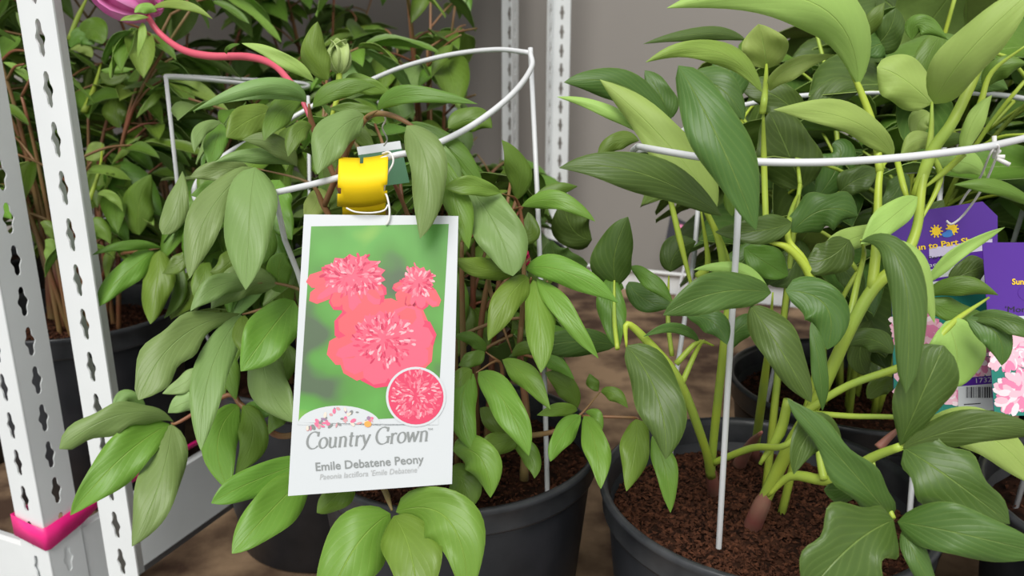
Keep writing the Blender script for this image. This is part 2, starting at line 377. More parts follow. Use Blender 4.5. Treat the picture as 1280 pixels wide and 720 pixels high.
s, b_, m_, e_, y_ = 'sage', 'bright', 'mid', 'deep', 'yellow'
HC = [  # tagged peony, upper and left clusters
 (383,127,335,107,241,139,12,11,.66,.62,s,'l'), (384,128,335,119,273,130,5,6,.662,.64,s,'l'), (391,134,425,112,470,108,14,12,.66,.66,m_,'l'),
 (410,100,394,66,397,27,17,16,.68,.67,b_,'e'), (393,102,352,73,302,54,9,9,.67,.66,y_,'ul'), (378,124,348,142,330,176,17,15,.68,.64,m_,'l'),
 (455,144,419,172,400,223,25,24,.64,.60,s,'e'), (390,158,371,167,360,196,13,12,.66,.64,m_,'l'), (371,208,343,181,303,175,12,14,.67,.65,s,'l'),
 (366,206,320,194,268,203,10,10,.68,.65,s,'l'), (312,210,273,212,238,221,15,13,.68,.66,s,'l'), (302,216,268,234,238,244,11,11,.70,.67,m_,'l'),
 (316,209,260,268,237,348,24,22,.66,.60,s,'e'), (319,209,312,272,307,362,33,33,.645,.60,s,'e'), (228,214,221,256,203,293,16,15,.76,.74,s,'b'),
 (276,153,251,164,243,191,9,9,.74,.71,s,'l'), (277,155,270,178,261,207,15,15,.76,.72,m_,'e'), (340,138,308,152,283,172,24,20,.78,.74,b_,'e'),
 (420,150,445,165,470,190,13,13,.70,.69,m_,'l'), (470,138,440,135,410,136,7,7,.66,.66,m_,'l'), (473,138,512,119,597,130,13,11,.62,.60,m_,'l'),
 (385,150,410,205,395,250,14,14,.74,.72,m_,'e'), (350,225,345,260,365,300,22,22,.78,.75,b_,'e'), (330,260,345,310,350,350,20,18,.80,.78,m_,'e'),
 (400,235,395,255,380,275,16,15,.72,.70,y_,'ue'), (430,100,455,105,490,118,12,12,.72,.72,b_,'l'),
 # node left of the tag
 (322,354,272,358,238,389,15,14,.70,.66,s,'l'), (346,356,300,352,264,386,22,20,.71,.68,s,'e'), (300,392,222,425,173,500,27,24,.70,.62,s,'bk'),
 (302,394,262,468,251,563,24,21,.70,.62,s,'e'), (306,394,304,420,314,452,14,13,.69,.66,m_,'l'), (368,376,336,415,301,464,34,28,.69,.64,b_,'e'),
 (352,366,348,338,356,316,17,17,.72,.70,b_,'e'), (330,426,335,480,367,528,27,24,.72,.67,s,'e'), (345,350,325,330,300,330,16,14,.74,.72,m_,'l'),
 (299,506,272,552,287,614,27,20,.78,.70,b_,'e'), (303,507,316,545,294,592,20,17,.775,.71,m_,'e'), (308,505,325,513,341,517,11,10,.78,.77,m_,'l'),
 (217,527,152,518,74,561,20,16,.76,.70,s,'bk'), (180,520,160,498,140,520,14,12,.755,.73,s,'e'), (212,530,150,574,88,644,28,25,.76,.70,b_,'e'), (215,530,200,602,165,683,28,27,.76,.69,s,'e'),
 (258,498,232,503,210,516,12,13,.79,.78,s,'ul'), (252,458,232,478,203,492,12,11,.80,.78,s,'ul'), (370,520,350,520,336,543,12,12,.74,.72,m_,'l'),
 (390,575,318,601,264,629,22,19,.70,.64,b_,'e'), (385,592,338,639,290,692,29,28,.69,.62,b_,'e'), (442,592,420,620,396,641,18,17,.63,.61,b_,'e'),
 (488,642,440,690,405,772,40,38,.60,.56,b_,'e'), (492,645,514,695,524,775,37,33,.60,.55,b_,'e'), (495,640,562,652,585,752,36,34,.60,.56,b_,'e'),
 # right of the tag
 (508,157,535,215,525,298,25,23,.60,.575,s,'e'), (520,158,558,200,584,240,17,16,.63,.62,s,'l'), (512,153,575,182,640,244,18,15,.64,.62,m_,'l'), (545,190,571,255,586,311,17,15,.63,.61,b_,'l'),
 (586,234,622,288,641,345,32,28,.64,.61,s,'w'), (626,241,588,232,553,235,13,12,.62,.61,b_,'l'), (646,250,648,212,627,175,16,15,.68,.66,m_,'l'), (662,258,690,240,722,233,10,10,.74,.74,m_,'l'),
 (560,160,590,150,615,160,18,14,.82,.82,m_,'e'), (640,300,660,290,660,265,14,14,.74,.74,m_,'e'), (560,270,585,265,600,290,15,15,.72,.7,m_,'e'),
 (646,338,606,336,565,322,14,13,.64,.61,b_,'l'), (661,347,634,374,610,426,20,17,.63,.60,b_,'e'), (667,350,675,405,676,466,20,19,.63,.59,b_,'e'), (671,348,706,392,748,448,14,13,.63,.60,b_,'l'),
 (657,337,708,340,773,379,18,18,.63,.60,b_,'l'), (652,258,698,251,744,277,12,12,.66,.64,b_,'l'),
 (592,467,577,510,594,567,19,18,.66,.63,b_,'e'), (598,465,634,508,661,570,21,20,.66,.62,b_,'e'), (590,462,576,474,560,496,12,11,.66,.65,b_,'l'), (606,440,590,449,573,457,11,10,.68,.67,m_,'l'),
 (628,450,658,472,688,512,15,14,.66,.63,b_,'l'), (672,448,694,454,718,474,9,9,.69,.68,b_,'l'), (606,440,592,425,566,420,9,9,.70,.69,m_,'l'), (640,446,660,435,690,440,9,8,.70,.69,m_,'l'),
 (722,510,706,480,681,466,15,13,.70,.69,m_,'l'), (722,513,700,512,671,519,9,9,.69,.67,b_,'l'), (726,519,703,544,688,577,14,13,.68,.65,b_,'e'), (730,520,745,560,751,611,17,15,.68,.63,b_,'e'),
 (732,515,746,520,753,537,7,6,.69,.68,b_,'l'), (751,490,768,493,785,510,9,9,.70,.69,b_,'l'), (748,489,741,478,737,467,8,7,.70,.70,m_,'l'),
 (650,545,620,556,594,563,15,15,.68,.66,m_,'e'), (640,550,663,570,668,598,13,12,.68,.66,m_,'l'), (566,563,600,572,613,622,24,22,.64,.62,b_,'e'), (560,590,580,606,580,642,22,21,.65,.64,m_,'e'),
 (600,510,622,530,650,560,14,13,.70,.69,m_,'l'), (795,524,794,560,783,614,19,18,.66,.63,b_,'e'), (815,545,832,588,838,641,15,14,.65,.63,b_,'l'), (640,400,655,420,650,460,15,15,.74,.73,m_,'e'),
]
HX = [(174,294,174,255,189,218,20,18,1.02,1.0,b_,'e'), (202,310,158,306,115,319,7,6,.86,.82,m_,'l'), (193,315,155,343,116,384,17,16,.86,.82,b_,'e'), (200,313,196,355,188,405,21,20,.86,.83,b_,'e'),
 (217,322,224,362,205,398,10,9,.88,.86,m_,'l'), (240,314,225,328,203,342,12,11,.84,.83,m_,'l'), (262,328,252,348,243,374,13,12,.82,.80,b_,'l'),
 (118,56,100,45,88,60,12,12,1.1,1.1,b_,'e'), (100,40,118,38,128,55,16,15,1.1,1.08,b_,'w'), (150,120,145,140,150,160,16,16,1.12,1.1,b_,'e'), (126,88,145,88,168,86,5,5,1.1,1.1,y_,'l'),
 (126,90,140,100,160,92,8,8,1.1,1.1,m_,'l'), (115,72,105,60,88,62,8,8,1.1,1.1,y_,'ul'), (160,102,190,88,225,85,11,9,1.08,1.05,m_,'l'), (215,100,185,103,150,112,5,4,1.06,1.04,s,'l'),
 (205,112,190,125,170,148,6,6,1.04,1.02,b_,'l'), (110,285,125,285,138,305,12,11,1.0,1.0,b_,'l'), (122,243,140,245,154,265,6,6,1.0,1.0,y_,'l'), (140,205,160,185,176,170,5,5,1.05,1.05,b_,'l'), (130,180,118,190,108,200,12,11,1.08,1.08,y_,'ue'),
 (20,15,40,45,60,75,8,8,1.02,1.0,s,'l'), (66,300,62,285,50,278,8,8,1.0,1.0,b_,'l'), (60,330,64,310,56,300,9,9,1.0,1.0,y_,'e'), (4,78,28,90,40,110,5,5,1.0,1.0,y_,'l')]
HR = [  # broad-leaved peony
 (1073,108,1012,2,834,10,34,36,.60,.54,y_,'ul'), (953,116,892,64,807,78,14,15,.58,.55,y_,'l'), (958,86,955,60,948,30,30,30,.66,.64,y_,'ue'), (962,114,985,86,1045,68,10,14,.62,.60,y_,'ul'),
 (848,82,900,178,945,288,36,32,.53,.515,e_,'e'), (895,264,832,186,740,106,26,30,.645,.655,y_,'ul'), (797,165,757,138,696,121,8,9,.665,.67,y_,'ul'), (835,148,775,106,705,103,22,19,.72,.70,e_,'e'), (836,150,826,120,806,88,17,18,.74,.74,e_,'e'),
 (902,270,800,216,699,210,24,25,.58,.56,e_,'l'), (799,176,768,178,748,205,11,12,.618,.615,m_,'l'), (830,215,800,190,770,200,16,16,.68,.67,e_,'e'),
 (964,366,896,366,829,394,25,25,.56,.53,e_,'e'), (960,362,920,338,866,338,8,10,.60,.60,y_,'ul'), (938,382,975,436,1014,503,27,24,.55,.53,e_,'e'), (982,363,1032,382,1034,437,26,30,.57,.56,e_,'w'), (1014,402,1024,460,1028,514,12,10,.56,.56,e_,'l'),
 (1062,300,1036,322,1008,327,24,22,.60,.60,e_,'w'), (1147,246,1112,274,1076,305,18,19,.56,.54,y_,'ul'), (1112,284,1062,300,1018,322,15,15,.62,.60,y_,'ul'), (990,290,1030,262,1072,270,24,24,.64,.63,e_,'wk'), (1002,236,985,190,962,140,40,38,.72,.70,e_,'w'),
 (990,278,950,288,894,290,17,18,.60,.60,e_,'e'), (1117,197,1062,150,967,137,19,20,.60,.56,y_,'ul'), (1165,130,1128,98,1096,84,34,28,.60,.60,y_,'uw'), (1163,142,1148,155,1152,178,14,14,.63,.63,y_,'ue'), (1168,178,1146,176,1126,196,13,12,.60,.60,y_,'ue'),
 (1168,130,1212,64,1302,-22,30,30,.56,.50,y_,'ue'), (1203,192,1246,153,1300,120,15,17,.56,.52,y_,'ul'), (1212,174,1186,176,1158,186,7,9,.58,.58,m_,'l'), (1170,206,1203,203,1232,220,17,14,.60,.60,y_,'ue'), (1295,258,1246,236,1192,231,9,11,.54,.54,m_,'l'),
 (1076,302,1128,338,1132,492,24,22,.52,.49,e_,'b'), (1118,300,1148,338,1168,404,14,16,.53,.52,y_,'ul'), (1125,557,1153,492,1180,432,38,34,.52,.50,e_,'b'), (1182,402,1196,440,1188,484,34,34,.56,.56,y_,'uw'),
 (1158,370,1200,357,1248,369,13,12,.60,.58,m_,'l'), (1160,372,1190,390,1230,392,16,14,.60,.60,m_,'l'), (1156,356,1198,316,1256,284,8,10,.56,.55,y_,'ul'), (1185,352,1215,338,1235,330,18,16,.62,.62,e_,'e'),
 (1208,398,1246,418,1252,457,19,22,.54,.53,e_,'e'), (1212,398,1262,402,1300,430,12,14,.54,.52,e_,'l'), (1128,560,1215,534,1300,540,22,22,.52,.49,e_,'e'), (1130,560,1188,598,1262,655,38,42,.52,.50,e_,'ek'), (1160,528,1235,545,1300,610,26,28,.56,.54,y_,'ue'),
 (1122,652,1205,668,1310,694,34,30,.50,.47,e_,'e'), (1117,650,1062,684,1008,745,54,46,.50,.47,e_,'wk'), (1128,662,1148,702,1174,752,15,15,.50,.49,e_,'l'), (1115,648,1066,590,984,498,24,24,.52,.50,e_,'ek'), (1050,556,1015,540,992,593,26,22,.525,.505,e_,'e'), (1090,610,1050,612,1030,612,16,12,.53,.52,e_,'l'),
 (783,432,822,496,832,574,34,28,.60,.56,e_,'e'), (772,358,768,320,785,271,28,24,.66,.64,e_,'e'), (764,345,764,388,773,437,18,17,.66,.64,m_,'e'), (838,340,846,315,870,302,20,18,.72,.72,e_,'e'), (788,333,814,352,842,379,11,10,.68,.66,m_,'l'), (786,352,806,374,842,381,16,15,.72,.70,e_,'e'),
 (858,395,890,402,909,431,17,15,.60,.58,e_,'e'), (874,428,845,410,804,421,7,7,.62,.60,e_,'l'), (932,50,880,42,804,55,9,9,.78,.76,e_,'l'), (1116,442,1088,424,1058,432,14,16,.605,.60,e_,'e'), (1084,498,1104,482,1122,486,13,12,.70,.70,m_,'e'),
 (770,432,708,428,636,446,18,17,.74,.72,e_,'e'), (740,300,715,285,705,250,24,24,.84,.82,e_,'e'), (735,330,700,325,690,300,20,18,.84,.82,e_,'e'), (780,360,750,350,735,345,16,14,.78,.76,m_,'e'), (1130,215,1120,240,1100,260,16,14,.66,.66,e_,'e'),
 (1050,240,1070,225,1100,215,18,18,.70,.70,e_,'e'), (905,130,912,95,900,60,26,24,.74,.74,e_,'e'), (860,100,900,110,930,150,22,22,.72,.70,e_,'e'), (1000,150,970,120,925,110,24,22,.76,.76,e_,'e'), (1090,60,1110,40,1120,10,22,22,.74,.72,e_,'e'),
 (1060,60,1085,30,1106,3,10,13,.70,.68,m_,'l'), (1120,60,1100,55,1075,70,20,20,.74,.73,e_,'e'), (1140,50,1150,30,1185,50,14,14,.66,.65,m_,'l'), (1020,250,1050,200,1040,180,24,22,.74,.74,e_,'e'), (930,310,960,330,985,345,22,20,.68,.68,m_,'e'),
]
for L in HC: hero(POTS['C'] if L[0] > 200 and not (L[1] > 480 and L[0] < 345) else POTS['L'], L)
for L in HX: hero(POTS['X'], L)
for L in HR: hero(POTS['R'], L)
# ------------------------------------------------------------------ stems traced from the photograph
def stem(parent, pts, r, m, name='stem'):
    mb = MB(); rr = [q / F * pts[len(pts) // 2][2] for q in (r if isinstance(r, (list, tuple)) else [r, r])]
    tube(mb, [U(*p) for p in pts], rr + [rr[-1] * 0.35], 8, 5)
    return mb.build(name, m, parent)
G, RD = MT['stem_g'], MT['stem_r']
for pts, r in (
 ([(950,636,.668),(985,562,.63),(1022,498,.60),(1062,412,.58),(1092,360,.575),(1128,325,.57),(1146,285,.57),(1152,235,.57),(1163,175,.58),(1165,128,.60)], [10,9,8,8,6,5]),
 ([(1090,362,.575),(1096,300,.58),(1100,215,.59),(1117,196,.60)], [7,6,4]), ([(1058,420,.58),(1070,360,.59),(1080,318,.60),(1076,300,.54)], [5,4,3]),
 ([(998,520,.60),(1060,482,.58),(1145,450,.56),(1190,404,.56),(1236,372,.58)], [5,5,5,4]), ([(1000,515,.60),(1060,520,.58),(1140,525,.55),(1128,560,.52)], [4,4,3]),
 ([(889,594,.712),(882,562,.68),(850,478,.62),(812,430,.61),(784,405,.60),(783,434,.60)], [8,6,6,6,4]), ([(888,596,.716),(893,540,.69),(905,430,.64),(912,350,.63),(898,298,.62),(880,262,.60)], [6,6,5,5]),
 ([(944,560,.795),(955,480,.70),(962,420,.64),(966,366,.60)], [7,6,3]), ([(888,580,.70),(940,560,.65),(985,555,.60),(1020,505,.60)], [5,5,4]), ([(845,455,.62),(872,428,.62),(892,432,.63)], [4,3]), ([(852,480,.62),(870,440,.62),(880,425,.61)], [4,3]),
 ([(1022,372,.60),(1008,335,.60),(985,310,.60),(962,303,.60)], [6,6,5]), ([(1020,370,.60),(1005,325,.60),(985,298,.61),(990,262,.66),(1003,232,.72)], [5,4,4]), ([(872,345,.64),(885,330,.63),(876,262,.60)], [5,5,3]), ([(905,350,.62),(900,305,.61),(880,255,.60)], [5,5]),
 ([(1146,242,.58),(1110,285,.60),(1090,300,.60)], [4,3]), ([(1145,245,.575),(1165,190,.57),(1192,150,.56),(1224,80,.56),(1230,40,.555)], [7,8,7,6]), ([(1200,190,.57),(1225,130,.56),(1240,90,.555),(1285,55,.54)], [5,4,3]),
 ([(953,142,.60),(956,118,.60),(958,84,.655),(956,60,.648)], [4,4,3,1.5]), ([(958,300,.62),(955,200,.62),(954,140,.60)], [4,4]), ([(1100,215,.59),(1092,160,.60),(1074,110,.60),(1060,84,.598),(1040,55,.588)], [5,5,4,2]), ([(1120,195,.60),(1130,235,.58),(1138,258,.58)], [4,4]), ([(1163,190,.57),(1175,225,.575),(1146,285,.57)], [4,4]),
 ([(1126,558,.52),(1090,572,.54),(1040,600,.57),(990,595,.60),(960,620,.62)], [5,6,7]), ([(1030,600,.57),(1025,570,.58),(1020,510,.60)], [5,5]), ([(1117,648,.512),(1095,600,.535),(1092,574,.54)], [3,4]), ([(1160,370,.60),(1150,400,.58),(1148,448,.56)], [4,4]),
 ([(985,500,.62),(975,540,.63),(950,580,.64)], [6,7]), ([(840,445,.70),(835,400,.70),(836,345,.72)], [3,3]), ([(772,436,.62),(768,400,.64),(768,340,.66)], [3,3]), ([(1205,192,.56),(1180,215,.57),(1155,235,.575)], [4,4]), ([(830,215,.66),(850,300,.66),(870,380,.66)], [3,4]),
): stem(POTS['R'], pts, r, G)
for pts, r in (([(893,622,.752),(890,596,.715),(883,566,.683)], [9,8,6]), ([(936,670,.703),(948,640,.672),(964,606,.65)], [12,11.3,10.6]), ([(942,582,.82),(946,545,.775)], [9,7.8]), ([(922,584,.80),(938,556,.75),(952,540,.70)], [9,7,5]), ([(1098,560,.545),(1110,548,.545),(1128,532,.545)], [6,5,4])):
    stem(POTS['R'], pts, r, MT['stem_base'])
for pts, r in (
 ([(655,600,.72),(658,520,.71),(650,440,.71),(655,380,.68),(664,347,.63)], [6,5,4,3]), ([(660,545,.70),(690,540,.69),(710,530,.69),(728,516,.69),(750,490,.70)], [4,3,2]), ([(645,560,.72),(630,490,.70),(624,452,.68),(595,466,.66)], [4,3,2]), ([(624,452,.68),(607,440,.68)], [2,2]),
 ([(650,450,.71),(640,452,.67),(628,450,.66)], [3,2]), ([(610,345,.70),(615,370,.72),(640,440,.72)], [2,3]), ([(640,440,.71),(665,446,.69),(672,448,.69)], [2,2]), ([(600,600,.72),(560,480,.72),(500,360,.70),(430,300,.70),(405,258,.69),(385,228,.68),(318,210,.685)], [5,5,4,4,4,2]),
 ([(405,258,.69),(425,210,.66),(440,175,.645),(458,148,.64),(478,142,.63),(510,154,.62),(560,195,.63)], [4,4,4,4,3]), ([(430,250,.69),(405,190,.68),(390,155,.67),(386,130,.66)], [3,4,4]), ([(458,148,.64),(472,138,.62)], [3,2]), ([(540,560,.74),(470,450,.73),(390,372,.71),(345,354,.71),(322,354,.70)], [4,3,2]),
 ([(500,520,.74),(420,400,.72),(345,386,.70),(303,393,.70)], [4,4,3]), ([(490,560,.74),(400,540,.76),(350,545,.77),(322,525,.775),(301,506,.78),(284,494,.78),(225,527,.76),(214,529,.76)], [4,4,4,3]), ([(560,590,.72),(450,590,.70),(385,590,.69)], [3,3]), ([(520,600,.72),(480,600,.64),(484,620,.61),(490,638,.60)], [4,4,4]),
 ([(640,280,.70),(638,265,.69),(652,258,.66)], [2,2]), ([(650,440,.70),(655,320,.69),(648,255,.68),(628,242,.64)], [3,3,2]), ([(728,520,.69),(790,522,.68),(798,524,.66)], [2,2]),
): stem(POTS['C'], pts, r, RD)
for pts, r in (([(184,20,.80),(200,42,.80),(228,62,.79),(262,70,.78),(310,71,.77),(340,80,.75),(358,97,.73),(375,120,.72),(392,160,.71)], [4,4,5,5,4,4]),):
    stem(POTS['C'], pts, r, MT['stem_p'])
for pts, r in (([(105,140,1.08),(118,110,1.1),(126,80,1.12)], [4,3]), ([(86,50,1.1),(98,20,1.1),(110,-5,1.1)], [3,3]), ([(112,250,1.0),(125,210,1.02),(128,180,1.05)], [3,2]), ([(68,160,1.1),(72,110,1.1),(70,60,1.1)], [2,2])):
    stem(POTS['X'], pts, r, G)
for pts, r in (([(82,450,1.17),(75,380,1.14),(66,280,1.12),(62,120,1.1)], [6,5,4]), ([(70,440,1.2),(62,360,1.18),(58,250,1.15)], [6,5]), ([(92,430,1.2),(95,300,1.16),(96,150,1.12)], [5,4]), ([(106,420,1.2),(112,300,1.14),(110,130,1.1)], [5,4]), ([(120,420,1.2),(135,330,1.1),(200,310,.88)], [4,3,2])):
    stem(POTS['X'], pts, r, RD)
# ------------------------------------------------------------------ wire hoops
WIRE = []
def hoop(label, ring, legs, r=0.0030):
    legs = [[q if isinstance(q, Vector) else U(*q) for q in l] for l in legs]
    for l in legs:                                             # every leg is pushed into the soil of its pot
        if l[-1].z > SOIL - 0.012: l.append(l[-1] + (l[-1] - l[-2]).normalized() * ((l[-1].z - SOIL + 0.012) / max(-(l[-1] - l[-2]).normalized().z, 0.3)))
    base = legs[0][-1]; e = empty('plant_hoop', base, label, 'plant support')
    mb = MB(); tube(mb, [U(*p) for p in ring], r, 8, 8); WIRE.extend(catmull([U(*p) for p in ring], 24)); mb.build('ring', MT['wire'], e)
    for l in legs:
        mb = MB(); tube(mb, l, r * 0.93, 8, 1); WIRE.extend(l[k].lerp(l[k + 1], q / 60) for k in range(len(l) - 1) for q in range(61)); mb.build('leg', MT['wire'], e)
    return e
h1 = hoop('galvanised wire hoop carrying the yellow band and the white picture card',
 [(663,66,.77),(664,85,.74),(640,118,.68),(590,157,.64),(530,186,.615),(488,196,.61),(445,215,.61),(400,228,.615),(343,241,.64),(295,252,.68),(258,253,.72),(243,246,.76),(250,222,.80),(287,190,.83),(331,167,.86),(371,144,.88),(410,122,.89),(450,106,.90),(500,85,.88),(560,69,.85),(620,62,.81),(663,66,.77)],
 [[(663,60,.77),(672,250,.765),(681,480,.76),(684,607,.755)], [(343,240,.64),(356,300,.665),(372,340,.68),(400,430,.695),(425,560,.79)]], 0.0026)
hoop('square-cornered wire hoop whose leg stands beside the white posts', [(207,96,.86),(250,99,.91),(292,103,.96),(372,110,1.06),(385,106,1.14),(360,102,1.18),(280,98,1.12),(216,95,.96),(207,96,.86)], [[(207,94,.86),(224,250,.905),(239,380,.945), Vector((-.330, .900, .19))], [(385,120,1.03),(388,300,1.02),(390,480,1.0)]], 0.0025)
h2 = hoop('galvanised wire hoop around the broad-leaved peony in the bark-filled pot',
 [(797,183,.64),(830,189,.60),(880,197,.575),(940,202,.56),(1020,203,.548),(1100,199,.545),(1180,191,.55),(1250,180,.565),(1320,160,.62),(1330,140,.70),(1260,120,.78),(1150,115,.83),(1000,120,.85),(900,140,.82),(832,176,.755),(798,190,.70),(791,189,.668),(797,183,.64)],
 [[(926,196,.56),(921,300,.585),(910,480,.625),(898,692,.665)], [(882,134,.822),(868,320,.805),(845,470,.795),(840,545,.79)], [(1186,114,.815),(1165,360,.75),(1155,540,.71),(1141,590,.70),(1136,655,.70)]], 0.0027)
h3 = hoop('galvanised wire hoop standing in the pot behind the bark-filled pot',
 [(1010,205,.86),(1100,215,.80),(1240,205,.78),(1340,190,.86),(1340,170,1.0),(1200,165,1.08),(1060,175,1.04),(1005,190,.95),(1010,205,.86)],
 [[(1012,200,.88),(985,380,.90),(962,485,.93)], [(1300,196,.815), Vector((.492, .815, .19))], [(1110,170,1.075), Vector((.452, .952, .19))]], 0.0027)
h4 = hoop('thin dim wire hoop over the shaded peony beside the back post',
 [(455,82,1.5),(500,87,1.46),(560,95,1.42),(563,70,1.5),(520,58,1.6),(470,64,1.58),(455,82,1.5)], [[(560,93,1.42),(558,160,1.44), Vector((-.118, 1.49, .19))], [(455,82,1.5), Vector((-.140, 1.585, .19))]], 0.0022)
rr = [Vector((.61 + .125 * math.cos(a), .60 + .125 * math.sin(a), .53)) for a in (6.2832 * k / 12 for k in range(13))]
e6 = empty('plant_hoop', (.55, .59, .2), 'wire hoop whose leg stands in the pot beyond the bark-filled pot', 'plant support')
mb = MB(); tube(mb, rr, 0.0027, 8, 6); mb.build('ring', MT['wire'], e6); WIRE.extend(catmull(rr, 12))
for a, foot in ((2.64, (.457, .645, .19)), (0.5, (.645, .63, .19)), (4.7, (.56, .49, .19))):
    l = [Vector((.61 + .125 * math.cos(a), .60 + .125 * math.sin(a), .532)), Vector(foot)]
    mb = MB(); tube(mb, l, 0.0025, 8, 1); mb.build('leg', MT['wire'], e6); WIRE.extend(l[0].lerp(l[1], k / 90) for k in range(91))
from mathutils.kdtree import KDTree
KD = KDTree(len(WIRE))
for k, p in enumerate(WIRE): KD.insert(p, k)
KD.balance()
def near_wire(pts, d=0.007): return any(KD.find(p)[2] < d for p in pts)
# ------------------------------------------------------------------ foliage of the plants further back
def leaflet_mesh(kind, v):
    r = random.Random(v * 31 + 5); n, m = 9, 4; pk = ('l', 'e', 'l', 'e', 'o')[v % 5]; wid = (0.17, 0.21, 0.15, 0.25, 0.2)[v % 5]; droop = r.uniform(0.12, 0.38); fold = r.uniform(0.1, 0.5); W = m + 1
    rows = []; uvs = []
    for i in range(n + 1):
        t = i / n; w = max(prof(min(max(t, 1e-3), 1 - 1e-3), pk), 0.02) * wid
        for j in range(W):
            u = (j - m / 2) / (m / 2)
            rows.append(Vector((u * w, t - 0.06 * t * t * droop * 3, -droop * t * t + fold * w * abs(u) + 0.02 * math.sin(9 * t + u * 2 + v) * abs(u)))); uvs.append((0.5 + 0.5 * u, t))
    N = len(rows); fs = [(i * W + j, i * W + j + 1, (i + 1) * W + j + 1, (i + 1) * W + j) for i in range(n) for j in range(m)]
    mb = MB(); mb.add(rows + [p - Vector((0, 0, 0.008)) for p in rows], fs, 0, uvs + uvs)
    for f in fs: g_ = (f[0], f[3], f[2], f[1]); mb.f.append([i + N for i in g_]); mb.m.append(1); mb.uv.append([uvs[i] for i in g_])
    for i in range(n):
        for j in (0, m):
            a, b = i * W + j, (i + 1) * W + j; f = [a, b, b + N, a + N]; mb.f.append(f if j else f[::-1]); mb.m.append(1); mb.uv.append([uvs[k % N] for k in mb.f[-1]])
    me = bpy.data.meshes.new('leaf'); me.from_pydata([tuple(p) for p in mb.v], [], mb.f)
    for q in LM[kind]: me.materials.append(q)
    me.polygons.foreach_set('material_index', mb.m); me.polygons.foreach_set('use_smooth', [True] * len(mb.f))
    l = me.uv_layers.new(name='UVMap'); l.data.foreach_set('uv', [c for u in mb.uv for q in u for c in q]); me.update()
    return me
LEAFLET = {}
def leaflet(parent, pos, dirv, nrm, size, kind, v, wide=1.0):
    key = (kind, v)
    if key not in LEAFLET: LEAFLET[key] = leaflet_mesh(kind, v)
    o = bpy.data.objects.new('leaf', LEAFLET[key]); link(o, parent)
    y = dirv.normalized(); x = y.cross(nrm); x = x.normalized() if x.length > 1e-5 else y.orthogonal().normalized(); z = x.cross(y)
    M = Matrix((x * (size * wide), y * size, z * size)).transposed().to_4x4(); M.translation = pos - parent_world(parent)
    o.matrix_local = M; return o
def inframe(p, lim=1.25):
    q = p - CAM; d = q.dot(FW)
    if d < 0.05: return False
    return abs(q.dot(RT) / d) < 0.64 * lim and abs(q.dot(UP) / d) < 0.36 * lim + 0.1
def fill(key, ns, hmin, hmax, spread, kinds, llen, smat, seed, wide=1.0, keep=None, nl=5, ncomp=5, cap=295):
    e = POTS[key]; r = random.Random(seed); c = Vector(e.location); cnt = 0
    for k in range(ns):
        for tr in range(14):
          an = 6.283 * (k + r.random()) / ns; rad = r.uniform(0.2, 1.0) * spread; h = r.uniform(hmin, hmax)
          out = Vector((math.cos(an), math.sin(an), 0))
          p0 = c + out * r.uniform(.01, .05) + Vector((0, 0, SOIL - 0.005)); p2 = c + out * rad + Vector((0, 0, h)); p1 = p0.lerp(p2, 0.5) + Vector((0, 0, 0.05)) - out * rad * 0.15
          axis = catmull([p0, p1, p2], 8)
          if not near_wire(catmull([p0, p1, p2], 40), 0.009): break
        mb = MB(); leaves = []
        bad = [i for i, p in enumerate(axis) if i > 2 and not gap_ok(p)]
        if bad: axis = axis[:max(bad[0], 4)]
        last = 0
        for q in range(ncomp):
            t = 0.30 + 0.70 * (q + r.random() * 0.5) / ncomp; t = min(t, 1.0); b = axis[min(int(t * (len(axis) - 1)), len(axis) - 1)]
            a2 = an + r.uniform(-2.2, 2.2); o2 = Vector((math.cos(a2), math.sin(a2), 0)); pl = r.uniform(0.04, 0.10)
            pd = (o2 + Vector((0, 0, r.uniform(0.1, 0.9)))).normalized(); tip = b + pd * pl
            if near_wire([b.lerp(tip, w_ / 12) for w_ in range(13)]): continue
            side = Vector((-o2.y, o2.x, 0)); got = []
            angs = {3: (0, .7, -.7), 5: (0, .55, -.55, 1.2, -1.2)}[nl]
            for a3 in angs:
                ld = (o2 * math.cos(a3) + side * math.sin(a3) + Vector((0, 0, r.uniform(-0.75, 0.25)))).normalized()
                bb = tip - pd * (0.25 * pl if abs(a3) > 1 else 0); sz = llen * r.uniform(0.75, 1.2) * (1.0 if abs(a3) < 1 else 0.8)
                if keep and not keep(bb + ld * sz * 0.5, ld): continue
                if not inframe(bb + ld * sz * 0.5): continue
                nv = Vector((r.uniform(-.5, .5), r.uniform(-.5, .5), 1)); got.append((bb, ld, nv, sz))
            if got:
                last = max(last, int(t * (len(axis) - 1))); mb2 = tube(mb, [b, b.lerp(tip, 0.5) + Vector((0, 0, 0.006)), tip], [0.002, 0.0014], 5, 4); leaves += got
        ax = axis[:max(last + 1, 3)]
        if not leaves: continue
        tube(mb, ax, [0.0038, 0.003, 0.0018], 6, 1); mb.build('stem', smat, e)
        for (bb, ld, nv, sz) in leaves:
            if cnt >= cap: break
            leaflet(e, bb, ld, nv, sz, r.choice(kinds), r.randrange(5), wide); cnt += 1
def px(p):
    q = p - CAM; d = q.dot(FW); return 640 + F * q.dot(RT) / d, 360 - F * q.dot(UP) / d, d
